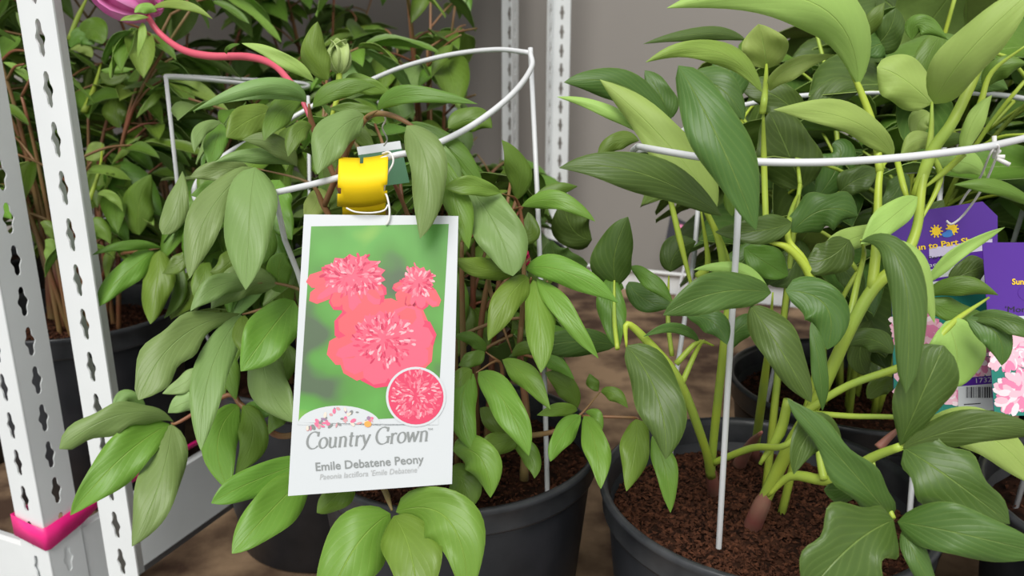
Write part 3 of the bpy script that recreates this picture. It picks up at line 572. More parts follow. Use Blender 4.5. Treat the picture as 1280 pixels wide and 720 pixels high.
# keep the open gaps of the photograph open: the wall beside the back posts, the deck between the pots
def gap_ok(p, ld=None):
    x, y, d = px(p)
    if 575 < x < 860 and y < 205: return False
    if 675 < x < 860 and y < 340: return False
    if 700 < x < 940 and 340 <= y < 560: return False
    return True
def behind(dmin):
    def f(p, ld):
        x, y, d = px(p); return d > dmin and gap_ok(p)
    return f
def behind_left(p, ld):
    x, y, d = px(p)
    if d < 0.74 or (x < 270 and y > 380) or (y > 520): return False
    return gap_ok(p) and x < 700
fill('C', 9, 0.36, 0.58, 0.16, [m_, m_, b_, s], 0.085, RD, 11, 1.0, behind_left)
fill('L', 10, 0.34, 0.62, 0.15, [m_, m_, s, b_], 0.088, RD, 12, 1.0, lambda p, l: behind_left(p, l) and px(p)[0] > 225)
fill('X', 13, 0.45, 0.82, 0.26, [m_, b_, m_, y_], 0.085, RD, 13, 1.0, lambda p, l: px(p)[2] > 0.98 and gap_ok(p) and px(p)[1] < 330, 5, 6)
fill('W', 10, 0.40, 0.75, 0.24, [m_, b_, m_], 0.085, RD, 14, 1.0, lambda p, l: px(p)[2] > 0.95 and px(p)[1] < 420)
fill('Y', 13, 0.42, 0.84, 0.28, [m_, m_, b_, s], 0.105, RD, 15, 1.0, lambda p, l: px(p)[2] > 1.02 and gap_ok(p), 5, 7)
fill('Z', 13, 0.42, 0.92, 0.24, [m_, m_, b_, s], 0.11, RD, 16, 1.0, lambda p, l: gap_ok(p), 5, 7)
fill('N', 12, 0.42, 0.94, 0.32, [m_, m_, b_, s], 0.11, RD, 27, 1.0, lambda p, l: gap_ok(p), 5, 7)
fill('O', 12, 0.42, 0.94, 0.30, [m_, m_, b_, s], 0.11, RD, 28, 1.0, lambda p, l: gap_ok(p), 5, 7)
fill('V', 14, 0.45, 0.94, 0.34, [m_, m_, b_, s], 0.11, RD, 17, 1.0, lambda p, l: gap_ok(p), 5, 7)
def right_ok(p, ld):
    x, y, d = px(p); return gap_ok(p) and d > 0.72 and not (x < 1240 and y > 430) and not (1110 < x < 1290 and 240 < y < 520 and d < 0.80) and not (x < 1060 and y > 350)
fill('R', 8, 0.42, 0.66, 0.16, [e_, m_, e_], 0.10, G, 18, 1.5, lambda p, l: right_ok(p, l) and px(p)[2] > 0.68, 3, 4)
fill('B', 12, 0.42, 0.74, 0.26, [e_, m_, e_], 0.115, G, 19, 1.5, right_ok, 3, 6)
fill('G', 10, 0.42, 0.74, 0.26, [e_, m_, e_], 0.115, G, 20, 1.5, right_ok, 3, 6)
fill('K', 12, 0.42, 0.82, 0.32, [e_, m_, e_], 0.12, G, 21, 1.5, lambda p, l: gap_ok(p), 3, 6)
fill('E', 4, 0.36, 0.5, 0.12, [e_], 0.10, G, 22, 1.4, lambda p, l: px(p)[0] > 1262, 3, 3)
# bud and flower of the tagged peony
def petal(mb, c, axis, side, length, width, cup, n=8, m=6):
    z = side.cross(axis).normalized(); vs = []; fs = []; W = m + 1
    for i in range(n + 1):
        t = i / n; w = width * max(prof(min(max(t, 1e-3), 1 - 1e-3), 'e'), 0.05)
        for j in range(W):
            u = (j - m / 2) / (m / 2); vs.append(c + axis * (length * t) + side * (w * u) + z * (cup * (math.sin(math.pi * t * 0.9) - 0.45 * u * u * math.sin(math.pi * t))))
    for i in range(n):
        for j in range(m): fs.append((i * W + j, i * W + j + 1, (i + 1) * W + j + 1, (i + 1) * W + j))
    mb.add(vs, fs)
def bloom(parent, c, r, axis, mt, name, n, thick=0.0008):
    axis = axis.normalized(); a = axis.orthogonal().normalized(); b = axis.cross(a)
    for k in range(n):
        an = 6.283 * k / n; o = a * math.cos(an) + b * math.sin(an); sd = axis.cross(o); mb = MB(); lay = 1.0 - 0.18 * (k % 2)
        petal(mb, c - axis * r * 0.9 + o * 0.12 * r, (axis * 0.96 + o * 0.28 * lay).normalized(), sd, 2.0 * r, 0.92 * r * lay, -0.62 * r * lay)
        q = mb.build(name, mt, parent); md = q.modifiers.new('thickness', 'SOLIDIFY'); md.thickness = thick
    mb = MB(); lathe(mb, Vector((0, 0, 0)), [(0.001, -r * .8), (0.45 * r, -r * .55), (0.62 * r, 0), (0.45 * r, .5 * r), (0.001, .75 * r)], 16)
    rot = axis.to_track_quat('Z', 'Y').to_matrix(); mb.v = [tuple(c + rot @ Vector(p)) for p in mb.v]; mb.build(name, mt, parent)
P = POTS['C']
bloom(P, U(157, -14, .80), 0.042, (U(110, -30, .78) - U(186, 18, .80)), MT['petal'], 'petal', 7)
for L in ((190,10,228,6,266,24,6,6,.79,.78,y_,'l'), (178,28,177,45,172,71,6,5,.79,.785,y_,'l'), (186,22,165,22,150,26,4,4,.785,.78,y_,'l'), (196,14,180,10,168,16,7,7,.79,.78,y_,'e'), (300,55,285,60,284,68,3,3,.75,.77,m_,'l')): hero(P, L)
bloom(P, U(424, 74, .70), 0.0150, U(424, 48, .70) - U(424, 95, .70), MT['bud'], 'bud_scale', 5, 0.0006)
stem(P, [(424, 93, .70), (422, 120, .69), (410, 160, .69)], [4, 4], G, 'stem')
# ------------------------------------------------------------------ pictures and lettering printed on tags
def plane_from(corners):
    """corner pixels TL TR BR BL of a rectangle -> its plane, distances from the perspective itself"""
    import numpy as np
    r = [ray(*c) for c in corners[:4]]
    # r0*d0 - r1*d1 + r2*d2 - r3*d3 = 0, d0 = 1
    A = np.array([[-r[1][i], r[2][i], -r[3][i]] for i in range(3)]); b = np.array([-r[0][i] for i in range(3)])
    return [1.0] + list(np.linalg.solve(A, b))
class Tag:
    def __init__(s, corners, depth, depths=None):
        ds = depths or [d * depth for d in plane_from(corners)]
        s.c = [CAM + ray(*p) * d for p, d in zip(corners, ds)]
        s.n = (s.c[1] - s.c[0]).cross(s.c[3] - s.c[0]).normalized()
        if s.n.dot(CAM - s.c[0]) < 0: s.n.negate()
        s.c = [s.P(x, y, 0) for x, y in corners]
    def P(s, x, y, lay=1):
        d = ray(x, y); t = (s.c[0] - CAM).dot(s.n) / d.dot(s.n); return CAM + d * t + s.n * (0.00012 * lay)
    def poly(s, mb, pts, lay, mi=0):
        mb.add([s.P(x, y, lay) for x, y in pts], [list(range(len(pts)))], mi)
    def ell(s, mb, cx, cy, rx, ry, lay, mi=0, rot=0, n=20):
        c, q = math.cos(rot), math.sin(rot)
        s.poly(mb, [(cx + rx * math.cos(a) * c - ry * math.sin(a) * q, cy + rx * math.cos(a) * q + ry * math.sin(a) * c) for a in (6.2832 * k / n for k in range(n))], lay, mi)
    def strand(s, mb, x, y, l, w, an, lay, mi):
        c, q = math.cos(an), math.sin(an); pts = [(0, -w * .3), (l * .55, -w), (l * .9, -w * .7), (l, 0), (l * .9, w * .7), (l * .55, w), (0, w * .3)]
        s.poly(mb, [(x + a * c - b * q, y + a * q + b * c) for a, b in pts], lay, mi)
    def slab(s, name, m, parent, th=0.0005):
        vs = s.c + [p - s.n * th for p in s.c]
        return MB().add(vs, [(0, 3, 2, 1), (4, 5, 6, 7), (0, 1, 5, 4), (1, 2, 6, 5), (2, 3, 7, 6), (3, 0, 4, 7)]).build(name, m, parent, smooth=False)
    def text(s, body, p0, p1, h, m, parent, name='lettering', lay=4, shear=0.0, bold=0.0, right=None):
        cu = bpy.data.curves.new('t', 'FONT'); cu.body = body; cu.shear = shear; cu.offset = bold; cu.resolution_u = 3
        ob = bpy.data.objects.new('t', cu); COL.objects.link(ob); dg = bpy.context.evaluated_depsgraph_get(); me = bpy.data.meshes.new_from_object(ob.evaluated_get(dg))
        COL.objects.unlink(ob); bpy.data.objects.remove(ob); bpy.data.curves.remove(cu)
        vs = [v.co.copy() for v in me.vertices]; fs = [list(p.vertices) for p in me.polygons]; bpy.data.meshes.remove(me)
        x0 = min(v.x for v in vs); x1 = max(v.x for v in vs); dx, dy = (p1[0] - p0[0]) / (x1 - x0), (p1[1] - p0[1]) / (x1 - x0); L = math.hypot(p1[0] - p0[0], p1[1] - p0[1]); ux, uy = (p1[0] - p0[0]) / L, (p1[1] - p0[1]) / L
        k = h / 0.69
        pts = [(p0[0] + (v.x - x0) * dx + v.y * k * uy, p0[1] + (v.x - x0) * dy - v.y * k * ux) for v in vs]
        return MB().add([s.P(x, y, lay) for x, y in pts], fs).build(name, m, parent, smooth=False)
def flat(name, col, rough=0.4, noise=None): return mat(name, col, rough, 0.4, noise=noise)
PK = [flat('print_pink_%d' % i, c) for i, c in enumerate([(0.66, 0.050, 0.120), (0.72, 0.110, 0.180), (0.76, 0.220, 0.280), (0.80, 0.400, 0.440), (0.52, 0.025, 0.085), (0.72, 0.105, 0.125)])]
rnd = random.Random(5)
T = Tag([(380, 268), (573, 270), (565, 605), (360, 620)], 0.60, [0.600, 0.600, 0.578, 0.578])
te = empty('plant_tag', T.P(478, 270, 0), 'large white card with pink peony picture hanging from the wire hoop', 'plant tag')
T.slab('card', MT['card'], te)
m = flat('print_green', (0.115, 0.330, 0.060)); nt = m.node_tree; bs = nt.nodes['Principled BSDF']
tc = nt.nodes.new('ShaderNodeTexCoord'); nz = nt.nodes.new('ShaderNodeTexNoise'); nz.inputs['Scale'].default_value = 23; nz.inputs['Detail'].default_value = 1.5
rp = nt.nodes.new('ShaderNodeValToRGB'); el = rp.color_ramp.elements
el[0].position = 0.36; el[0].color = (0.085, 0.130, 0.070, 1); el[1].position = 0.66; el[1].color = (0.190, 0.400, 0.070, 1)
e2 = el.new(0.46); e2.color = (0.090, 0.270, 0.045, 1); e3 = el.new(0.60); e3.color = (0.110, 0.340, 0.060, 1)
nt.links.new(tc.outputs['Object'], nz.inputs['Vector']); nt.links.new(nz.outputs['Fac'], rp.inputs['Fac']); nt.links.new(rp.outputs['Color'], bs.inputs['Base Color'])
mb = MB(); T.poly(mb, [(389, 283), (561, 280), (547, 520), (373, 529)], 1); mb.build('picture', m, te, smooth=False)
def printed_bloom(mb, cx, cy, rx, ry, outer, dens, seed):
    r = random.Random(seed)
    for k, (an, l, w) in enumerate(outer):
        an = math.radians(an); T.strand(mb, cx, cy, l, w, an, 2 + k * .02, r.choice([5, 0])); T.strand(mb, cx, cy, l * .94, w * .72, an + .05, 2.25 + k * .02, r.choice([5, 1])); T.strand(mb, cx, cy, l * .86, w * .42, an - .06, 2.5 + k * .02, r.choice([1, 5]))
    n = 26; T.poly(mb, [(cx + rx * (.82 + .16 * (k % 2)) * math.cos(6.2832 * k / n), cy + ry * (.82 + .16 * (k % 2)) * math.sin(6.2832 * k / n)) for k in range(n)], 2.8, 1)
    for k in range(dens):
        an = r.uniform(0, 6.283); q = math.sqrt(1 - k / dens) * r.uniform(.75, 1); x, y = cx + math.cos(an) * rx * q * .86, cy + math.sin(an) * ry * q * .86
        T.strand(mb, x, y, r.uniform(5, 10), r.uniform(1.0, 1.9), an + r.uniform(-.8, .8), 3 + 1.2 * k / dens, r.choice([1, 1, 2, 2, 3, 0, 0, 4, 1]))
mb = MB()
printed_bloom(mb, 480, 424, 43, 37, [(-80, 52, 26), (-40, 62, 30), (-5, 66, 24), (25, 66, 26), (62, 62, 28), (100, 62, 28), (140, 66, 26), (165, 74, 22), (200, 66, 24), (232, 58, 24)], 260, 1)
printed_bloom(mb, 442, 344, 42, 27, [(150, 64, 12), (120, 50, 14), (95, 52, 15), (70, 52, 13), (45, 52, 12), (172, 60, 12), (30, 48, 10)], 210, 2)
printed_bloom(mb, 523, 352, 20, 20, [(140, 36, 9), (110, 36, 9), (80, 36, 10), (50, 40, 10), (165, 34, 7)], 90, 3)
mb.build('flower_picture', PK, te, smooth=False)
mb = MB(); T.ell(mb, 520, 496, 37.5, 37.5, 5.0, 0, 0, 40); T.poly(mb, [(372, 531), (373, 529)] + [(424 + 52 * math.cos(a), 532 - 25 * math.sin(a)) for a in (math.pi * (1 - k / 20) for k in range(21))] + [(548, 521), (548, 531)], 2.2, 0)
mb.build('white_inset', MT['card'], te, smooth=False)
mb = MB(); T.ell(mb, 520, 496, 34.5, 34.5, 6, 0, 0, 40); r = random.Random(9)
for k in range(240):
    an = r.uniform(0, 6.283); q = 27 * math.sqrt(r.random()); T.strand(mb, 520 + q * math.cos(an), 494 + q * math.sin(an), r.uniform(5, 8), r.uniform(.9, 1.7), an + r.uniform(-.8, .8), 6.3 + k * .006, r.choice([1, 1, 2, 2, 3, 0]))
mb.build('round_inset_picture', PK, te, smooth=False)
EM = [flat('emblem_' + n, c) for n, c in (('pink', (.72, .16, .28)), ('grey', (.22, .23, .22)), ('rose', (.62, .30, .32)), ('orange', (.85, .36, .08)), ('mauve', (.30, .20, .30)), ('cream', (.72, .62, .52)))]
mb = MB(); r = random.Random(4)
for k in range(46):
    t = r.random(); x = 384 + 84 * t; hgt = 22 * math.sin(math.pi * min(max((x - 376) / 96, 0), 1)); y = 537 - 9 * (x - 384) / 84 - r.random() * hgt
    T.ell(mb, x, y, r.uniform(1.5, 4.2), r.uniform(1.0, 2.4), 4 + k * .02, r.choice([0, 0, 1, 1, 2, 2, 4, 5]), r.uniform(0, 3.1), 10)
T.ell(mb, 460, 530, 4.5, 3.8, 6, 3); mb.build('flower_emblem', EM, te, smooth=False)
# hand-drawn italic serif: strokes of a broad pen
GREY = flat('print_grey', (0.235, 0.250, 0.245)); LGREY = flat('print_light_grey', (0.42, 0.43, 0.43))
def arc(cx, cy, rx, ry, a0, a1, n=12): return [(cx + rx * math.cos(math.radians(a0 + (a1 - a0) * k / n)), cy + ry * math.sin(math.radians(a0 + (a1 - a0) * k / n))) for k in range(n + 1)]
GL = {  # advance, strokes in x-height units (x-height 0.62, cap height 1)
 'C': (.80, [arc(.45, .5, .40, .5, 48, 318, 18), [(.72, .98), (.70, .72)]]),
 'G': (.92, [arc(.47, .5, .42, .5, 48, 330, 18), [(.74, .98), (.72, .74)], [(.80, .42), (.80, .06)], [(.66, .42), (.94, .42)]]),
 'o': (.58, [arc(.28, .31, .24, .31, 0, 360, 22)]),
 'u': (.64, [[(.02, .60), (.12, .60)], [(.12, .60), (.12, .20)] + arc(.28, .18, .16, .18, 180, 300, 8) + [(.46, .16)], [(.46, .60), (.46, .05), (.56, .02)], [(.36, .60), (.46, .60)]]),
 'n': (.64, [[(.02, .58), (.12, .60), (.12, .02)], [(.04, .01), (.20, .01)], [(.12, .42)] + arc(.29, .43, .17, .18, 165, 0, 8) + [(.46, .02)], [(.38, .01), (.56, .02)]]),
 't': (.40, [[(.16, .82), (.14, .16)] + arc(.24, .14, .10, .13, 180, 310, 6), [(.02, .60), (.32, .60)]]),
 'r': (.46, [[(.02, .58), (.12, .60), (.12, .02)], [(.04, .01), (.22, .01)], [(.12, .42), (.22, .56), (.32, .61), (.40, .54)]]),
 'y': (.58, [[(.04, .60), (.24, .05)], [(.46, .60), (.24, .05), (.12, -.20), (.00, -.25)], [(-.02, .60), (.12, .60)], [(.38, .60), (.52, .60)]]),
 'w': (.80, [[(.04, .60), (.20, .02)], [(.38, .58), (.20, .02)], [(.38, .58), (.54, .02)], [(.72, .60), (.54, .02)], [(-.02, .60), (.12, .60)], [(.62, .60), (.78, .60)]]), ' ': (.26, [])}
def pen(T, body, p0, p1, h, m, parent, lay=4, shear=0.20):
    mb = MB(); x = 0; strokes = []
    for ch in body:
        adv, st = GL[ch]
        for s_ in st: strokes.append([(x + a, b) for a, b in s_])
        x += adv
    L = math.hypot(p1[0] - p0[0], p1[1] - p0[1]); ux, uy = (p1[0] - p0[0]) / L, (p1[1] - p0[1]) / L; kx = L / x
    def mp(a, b): a = (a + shear * b) * kx; b = b * h; return (p0[0] + a * ux + b * uy, p0[1] + a * uy - b * ux)
    for i, s_ in enumerate(strokes):
        n = len(s_); vs = []; fs = []
        for k, (a, b) in enumerate(s_):
            q, w_ = s_[max(k - 1, 0)], s_[min(k + 1, n - 1)]; dx, dy = w_[0] - q[0], w_[1] - q[1]; l = math.hypot(dx, dy) or 1; dx /= l; dy /= l
            th = 0.020 + 0.048 * abs(dy * 0.95 - dx * 0.25) ** 1.3
            for sg in (1, -1): vs.append(T.P(*mp(a - dy * th * sg, b + dx * th * sg * .9), lay + .01 * i))
        for k in range(n - 1): fs.append((2 * k, 2 * k + 2, 2 * k + 3, 2 * k + 1))
        mb.add(vs, fs)
    return mb.build('lettering', m, parent, smooth=False)
pen(T, 'Country Grown', (382, 561.5), (536, 551), 21, GREY, te)
T.text('TM', (535, 538), (541, 537.6), 2.6, GREY, te)
T.text('Emile Debatene Peony', (395, 588.5), (530, 578.5), 10.2, GREY, te, bold=0.012)
T.text("Paeonia lactiflora 'Emile Debatene'", (400, 599.5), (524, 590), 6.8, LGREY, te, shear=0.22)
# yellow band and cord
be = empty('price_band', U(453, 230, .605), 'bright yellow plastic band looped over the hoop wire above the card', 'price band')
mb = MB(); vs = []; fs = []; nu, nv = 14, 8
def bandpt(i, j):
    t = i / nu; u = j / nv; x = 423.5 + 62 * t - 2 * u; y = 197 + 60 * u - 4 * t + 3 * math.sin(math.pi * t); d = .612 - 0.020 * math.sin(math.pi * u) ** 0.8
    return U(x, y, d)
for i in range(nu + 1):
    for j in range(nv + 1): vs.append(bandpt(i, j))
for i in range(nu):
    for j in range(nv):
        if (i in (6,) and j < 1) or (i == 0 and j == 5) or (i == nu - 1 and j == 5): continue
        a = i * (nv + 1) + j; fs.append((a, a + nv + 1, a + nv + 2, a + 1))
mb.add(vs, fs); o = mb.build('band', MT['yellow'], be); md = o.modifiers.new('thickness', 'SOLIDIFY'); md.thickness = 0.0007; md.offset = -1
mb = MB(); mb.add([U(428, 250, .610), U(482, 250, .610), U(482, 269, .616), U(428, 270, .616), U(428, 205, .645), U(482, 203, .645)], [(0, 1, 2, 3), (3, 2, 5, 4)]); o = mb.build('band_fold', MT['yellow'], be); md = o.modifiers.new('thickness', 'SOLIDIFY'); md.thickness = 0.0007
mb = MB(); tube(mb, [U(*p) for p in ((478,192,.61),(486,190,.603),(491,196,.60),(491,205,.60),(484,218,.600),(482,228,.600),(480,238,.600),(484,246,.598),(487,262,.597),(486,275,.597),(483,281,.598))], 0.0008, 6, 6)
tube(mb, [U(*p) for p in ((433,260,.598),(445,265,.596),(465,266,.596),(480,263,.597),(485,256,.598))], 0.0007, 6, 6)
tag(mb.build('hanging_cord', MT['cord'], origin=U(487, 270, .6)), 'thin white looped cord tying the picture card to the hoop', 'cord')
# tag hidden behind the yellow band
B = Tag([(446, 184), (500, 176), (512, 228), (455, 236)], .68, [.68, .69, .68, .67]); e = empty('plant_tag', B.P(480, 190, 0), 'small green and white tag half hidden behind the yellow band', 'plant tag')
B.slab('card', flat('dark_green_card', (0.03, 0.14, 0.055)), e); mb = MB(); B.poly(mb, [(446, 184), (500, 176), (502, 186), (448, 194)], 1); mb.build('white_header', MT['card'], e, smooth=False)
mb = MB(); tube(mb, [U(*p) for p in ((480,182,.672),(484,174,.665),(478,160,.65),(482,150,.64),(478,141,.63))], 0.0007, 6, 6); tag(mb.build('hanging_cord', MT['cord'], origin=U(480, 160, .66)), 'short white cord on the reddish stem above the yellow band', 'cord')
# ------------------------------------------------------------------ purple tags on the right
YEL = flat('print_yellow', (0.92, 0.62, 0.02)); BLU = flat('print_blue', (0.05, 0.22, 0.62)); LIL = flat('print_lilac', (0.62, 0.56, 0.74)); PPK = [flat('print_peony_pink', (0.80, 0.24, 0.42)), flat('print_peony_pale', (0.90, 0.52, 0.62)), flat('print_peony_white', (0.93, 0.75, 0.80)), flat('print_teal_leaf', (0.02, 0.22, 0.17))]
def purple_tag(corners, depth, label):
    q = Tag(corners, depth, [depth] * 4); e = empty('plant_tag', q.c[0].lerp(q.c[1], .5), label, 'plant tag'); tl, tr, br, bl = corners
    def at(s_, t): return (tl[0] + (tr[0] - tl[0]) * s_ + ((bl[0] - tl[0]) * (1 - s_) + (br[0] - tr[0]) * s_) * t, tl[1] + (tr[1] - tl[1]) * s_ + ((bl[1] - tl[1]) * (1 - s_) + (br[1] - tr[1]) * s_) * t)
    vs = [q.P(*at(*p), 0) for p in ((0, .10), (.18, 0), (.86, 0), (1, .08), (1, 1), (0, 1))] if 'behind' in label else list(q.c); k = len(vs)
    MB().add(vs + [p - q.n * .0006 for p in vs], [list(range(k))[::-1], [k + i for i in range(k)]] + [[i, (i + 1) % k, k + (i + 1) % k, k + i] for i in range(k)]).build('card', MT['purple'], e, smooth=False)
    return q, e, at
def quad(q, at, e, s0, t0, s1, t1, m, name, lay=1): mb = MB(); q.poly(mb, [at(s0, t0), at(s1, t0), at(s1, t1), at(s0, t1)], lay); return mb.build(name, m, e, smooth=False)
def peony_print(q, at, e, s0, t0, s1, t1, blooms, seed):
    r = random.Random(seed); mb = MB(); q.poly(mb, [at(s0, t0), at(s1, t0), at(s1, t1), at(s0, t1)], 1, 3)
    for (cs, ct, rr) in blooms:
        for k in range(130):
            an = r.uniform(0, 6.283); d = rr * math.sqrt(r.random()); c = at(cs, ct); x, y = c[0] + d * math.cos(an), c[1] + d * math.sin(an) * .9
            lo, hi = at(s0, t0), at(s1, t1)
            if not (lo[0] + 4 < x < hi[0] - 5 and lo[1] + 4 < y < hi[1] - 6): continue
            q.ell(mb, x, y, rr * .30, rr * .15, 2 + k * .02, r.choice([0, 1, 1, 2]), an + r.uniform(-.5, .5), 8)
    mb.build('picture', PPK, e, smooth=False)
q, e, at = purple_tag([(1112, 269), (1247, 249), (1247, 512), (1118, 526)], .64, 'purple Sun to Part Shade tag hanging behind a matching tag')
mb = MB(); q.ell(mb, 1170, 289, 5.5, 5.5, 3); q.ell(mb, 1190, 286, 6, 6, 3); mb.build('sun_symbol', YEL, e, smooth=False)
for cx, cy in ((1170, 289), (1190, 286)):
    mb = MB()
    for k in range(10): q.strand(mb, cx + 5 * math.cos(k * .628), cy + 5 * math.sin(k * .628), 3.5, 1, k * .628, 3.2, 0)
    mb.build('sun_rays', YEL, e, smooth=False)
mb = MB(); q.ell(mb, 1184, 293, 7, 3.6, 4, 0, -.1); q.ell(mb, 1186, 290, 4, 3, 4.2); mb.build('cloud_symbol', BLU, e, smooth=False)
q.text('Sun to Part Shade', (1138.5, 314), (1232, 301), 7.0, YEL, e, bold=0.025)
quad(q, at, e, .36, .185, .95, .235, LIL, 'lilac_strip', 1); q.text('Perennial', (1161, 325), (1196, 320), 4.5, MT['black'], e, lay=3)
q.text('Paeonia', (1156, 334.5), (1190, 330), 5, MT['card'], e, lay=3)
quad(q, at, e, .02, .29, 1, .40, MT['card'], 'white_strip', 1); quad(q, at, e, .02, .335, 1, .35, MT['purple'], 'purple_rule', 2)
peony_print(q, at, e, .0, .40, 1, 1, [(.75, .72, 30), (.3, .85, 34), (.2, .55, 30), (.7, .95, 18)], 3)
mb = MB(); q.poly(mb, [(1197, 473), (1243, 469), (1243, 479), (1197, 483)], 6); mb.build('number_strip', MT['purple'], e, smooth=False)
mb = MB(); q.poly(mb, [(1197, 483), (1243, 479), (1244, 512), (1197, 516)], 6); mb.build('barcode_panel', MT['card'], e, smooth=False)
q.text('1732', (1219.5, 478.6), (1239, 477), 6, MT['card'], e, lay=7)
mb = MB(); r = random.Random(2); x = 1207.0
while x < 1242: w = r.choice([.7, 1.0, 1.8]); q.poly(mb, [(x, 483.5), (x + w, 483.4), (x + w, 497), (x, 497.2)], 8); x += w + r.choice([.7, 1.0, 1.5])
q.poly(mb, [(1204, 505), (1225, 503.5), (1225, 504.6), (1204, 506.1)], 8); mb.build('barcode', MT['black'], e, smooth=False)
q, e, at = purple_tag([(1228, 303), (1352, 303), (1362, 518), (1243, 520)], .60, 'purple-topped plant tag with pink peony print and white name strip, in front of its twin')
q.text('Sun to Part Shade', (1264.5, 355.5), (1340, 355.5), 7.0, YEL, e, bold=0.025)
quad(q, at, e, 0, .425, 1, .58, MT['card'], 'white_strip', 1)
mb = MB(); q.ell(mb, 1300, 366, 28, 14, 2); mb.build('purple_lobe', MT['purple'], e, smooth=False)
q.text("'Monsieur", (1256.5, 390), (1310, 390), 7, MT['black'], e, lay=3)
peony_print(q, at, e, 0, .52, 1, 1, [(.18, .62, 26), (.30, .88, 30), (.6, .7, 30), (.75, .9, 30)], 6)
mb = MB(); tube(mb, [U(*p) for p in ((1183,276,.632),(1190,280,.630),(1205,268,.625),(1225,240,.60),(1240,210,.575),(1248,186,.562),(1244,182,.560),(1236,196,.565),(1225,222,.595),(1210,240,.615),(1200,255,.628))], 0.0009, 6, 6)
for w_ in (((1243, 170, .57), (1243, 198, .57)), ((1232, 184, .565), (1250, 190, .565)), ((1246, 198, .566), (1262, 206, .564)), ((1246, 196, .566), (1256, 196, .564))): tube(mb, [U(*p) for p in w_], 0.0016, 6, 1)
tag(mb.build('tag_tie', MT['cord'], origin=U(1248, 186, .562)), 'white plastic loop tie fixing purple tags to the wire hoop', 'tie')
mb = MB(); tube(mb, [U(*p) for p in ((1290,307,.599),(1293,260,.590),(1291,200,.590),(1288,168,.594),(1284,172,.590),(1286,230,.590),(1289,307,.598))], 0.0009, 6, 6); tag(mb.build('tag_tie', MT['cord'], origin=U(1290, 300, .599)), 'white plastic tie holding the purple-topped tag with the white name strip', 'tie')
# small things further back
q = Tag([(838, 268), (866, 282), (858, 312), (832, 300)], 2.14, [2.14] * 4); e = empty('plant_tag', q.c[0], 'small far pink and black picture tag near the rear rail', 'plant tag'); q.slab('card', MT['black'], e)
mb = MB(); q.poly(mb, [(848, 280), (864, 284), (857, 308), (843, 300)], 1); mb.build('picture', PPK[0], e, smooth=False)
mb = MB(); tube(mb, [S(.372, 1.42, .001), S(.378, 1.617, .182)], 0.0025, 6, 1); tag(mb.build('plant_stake', MT['wire'], origin=S(.372, 1.42, 0)), 'thin dim wire stake leaning on the wall beside the small far pink tag', 'stake')

for cx, cy, d, rr in ((594, 418, .90, .016), (653, 326, .80, .010)): bloom(POTS['L'], U(cx, cy, d), rr, Vector((0.2, -0.4, 1)), flat('crimson_petal', (0.62, 0.01, 0.10)), 'petal', 5, 0.0006)
for (c4, d, lab) in (([(556, 134), (581, 134), (581, 146), (556, 146)], 1.432, 'small white price card clipped to the dim hoop'), ([(556, 149), (580, 149), (580, 158), (556, 158)], 1.436, 'smaller white price card just under another price card')):
    q = Tag(c4, d, [d] * 4); tag(q.slab('price_card', MT['card'], None), lab, 'price card')

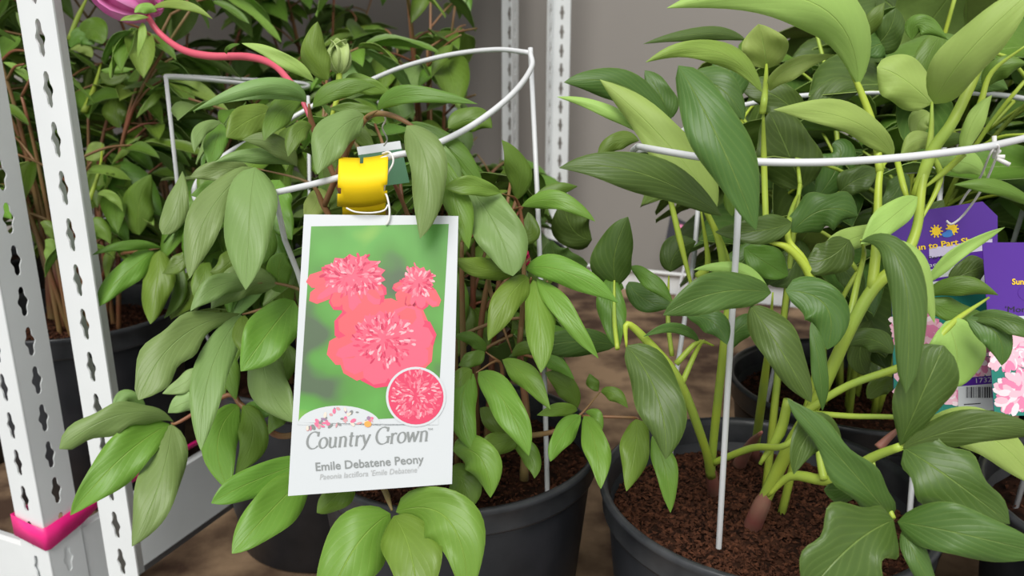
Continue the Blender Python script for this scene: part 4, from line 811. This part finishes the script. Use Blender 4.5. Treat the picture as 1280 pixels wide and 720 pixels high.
for L in ((318,250,330,300,325,330,16,15,.74,.72,m_,'e'), (360,430,350,460,330,490,20,18,.76,.74,m_,'e'), (280,430,285,460,295,500,14,14,.78,.77,m_,'e'), (300,300,285,330,262,340,14,13,.78,.76,m_,'l'), (405,205,420,235,412,262,14,13,.70,.69,m_,'e'),
 (270,200,262,240,280,285,18,18,.80,.78,m_,'e'), (240,250,250,285,246,320,14,14,.82,.81,m_,'e'), (560,330,572,380,566,430,14,14,.76,.75,m_,'e'), (585,380,575,420,560,450,15,14,.76,.75,m_,'e'), (600,250,580,290,570,330,16,16,.76,.75,m_,'e')): hero(POTS['C'], L)
for L in ((945,300,925,330,900,345,20,18,.70,.70,e_,'e'), (1000,300,990,335,960,355,22,20,.70,.69,e_,'e'), (1040,330,1065,350,1070,385,16,15,.68,.68,e_,'e'), (1090,400,1075,440,1085,470,16,16,.70,.70,e_,'e'), (905,440,925,410,955,400,15,15,.68,.68,e_,'e'), (1180,250,1150,270,1120,262,14,12,.68,.68,e_,'e'),
 (1010,150,1040,120,1080,110,20,18,.72,.72,e_,'e'), (1180,40,1160,70,1150,110,16,16,.72,.72,m_,'e'), (940,220,920,240,915,270,16,15,.68,.68,m_,'e'), (1230,110,1250,85,1285,80,14,14,.64,.62,m_,'l'), (1200,110,1225,100,1260,112,18,16,.70,.70,e_,'e')): hero(POTS['R'], L)

# ------------------------------------------------------------------ leaves bend aside where they would pass through a wire, card, post or pot rim
from mathutils.bvhtree import BVHTree
from mathutils import Quaternion
bpy.context.view_layer.update()
def top(o):
    while o.parent: o = o.parent
    return o
def plain(o): return o.name.split('.')[0]
def wmesh(o, M=None):
    M = M or o.matrix_world; return [M @ v.co for v in o.data.vertices], [tuple(p.vertices) for p in o.data.polygons]
def bounds(vs): return Vector([min(v[i] for v in vs) for i in range(3)]), Vector([max(v[i] for v in vs) for i in range(3)])
OBS = []
for o in list(COL.objects):
    if o.type == 'MESH' and plain(o) in ('ring', 'leg', 'card', 'post', 'beam', 'rim', 'pot', 'band', 'band_fold', 'deck_board', 'flagging_tape', 'plant_stake', 'price_card'):
        vs, fs = wmesh(o); OBS.append((top(o), *bounds(vs), BVHTree.FromPolygons(vs, fs)))
def clash(own, vs, fs):
    lo, hi = bounds(vs); tr = None
    for (t, a, b, bv) in OBS:
        if t is own or any(lo[i] > b[i] or a[i] > hi[i] for i in range(3)): continue
        tr = tr or BVHTree.FromPolygons(vs, fs)
        if tr.overlap(bv): return True
    return False
LEFT_OVER = 0
for o in list(COL.objects):
    if o.type != 'MESH' or plain(o) != 'leaf': continue
    own = top(o); vs, fs = wmesh(o)
    if not clash(own, vs, fs): continue
    piv = sum(vs[:5], Vector()) / 5; M0 = o.matrix_world.copy(); r = random.Random(len(o.name) * 7 + int(abs(piv.x) * 1e4)); ok = False
    for k in range(160):
        ax = Vector((r.gauss(0, 1), r.gauss(0, 1), r.gauss(0, 1))).normalized(); Q = Quaternion(ax, math.radians(2 + 0.22 * k)).to_matrix().to_4x4()
        sc = Matrix.Scale(1 - 0.002 * k, 4)
        M = Matrix.Translation(piv) @ Q @ sc @ Matrix.Translation(-piv) @ M0
        if not clash(own, *wmesh(o, M)): ok = True; break
    if ok: o.matrix_local = own.matrix_world.inverted() @ M
    else: LEFT_OVER += 1
print('leaves still touching something:', LEFT_OVER)
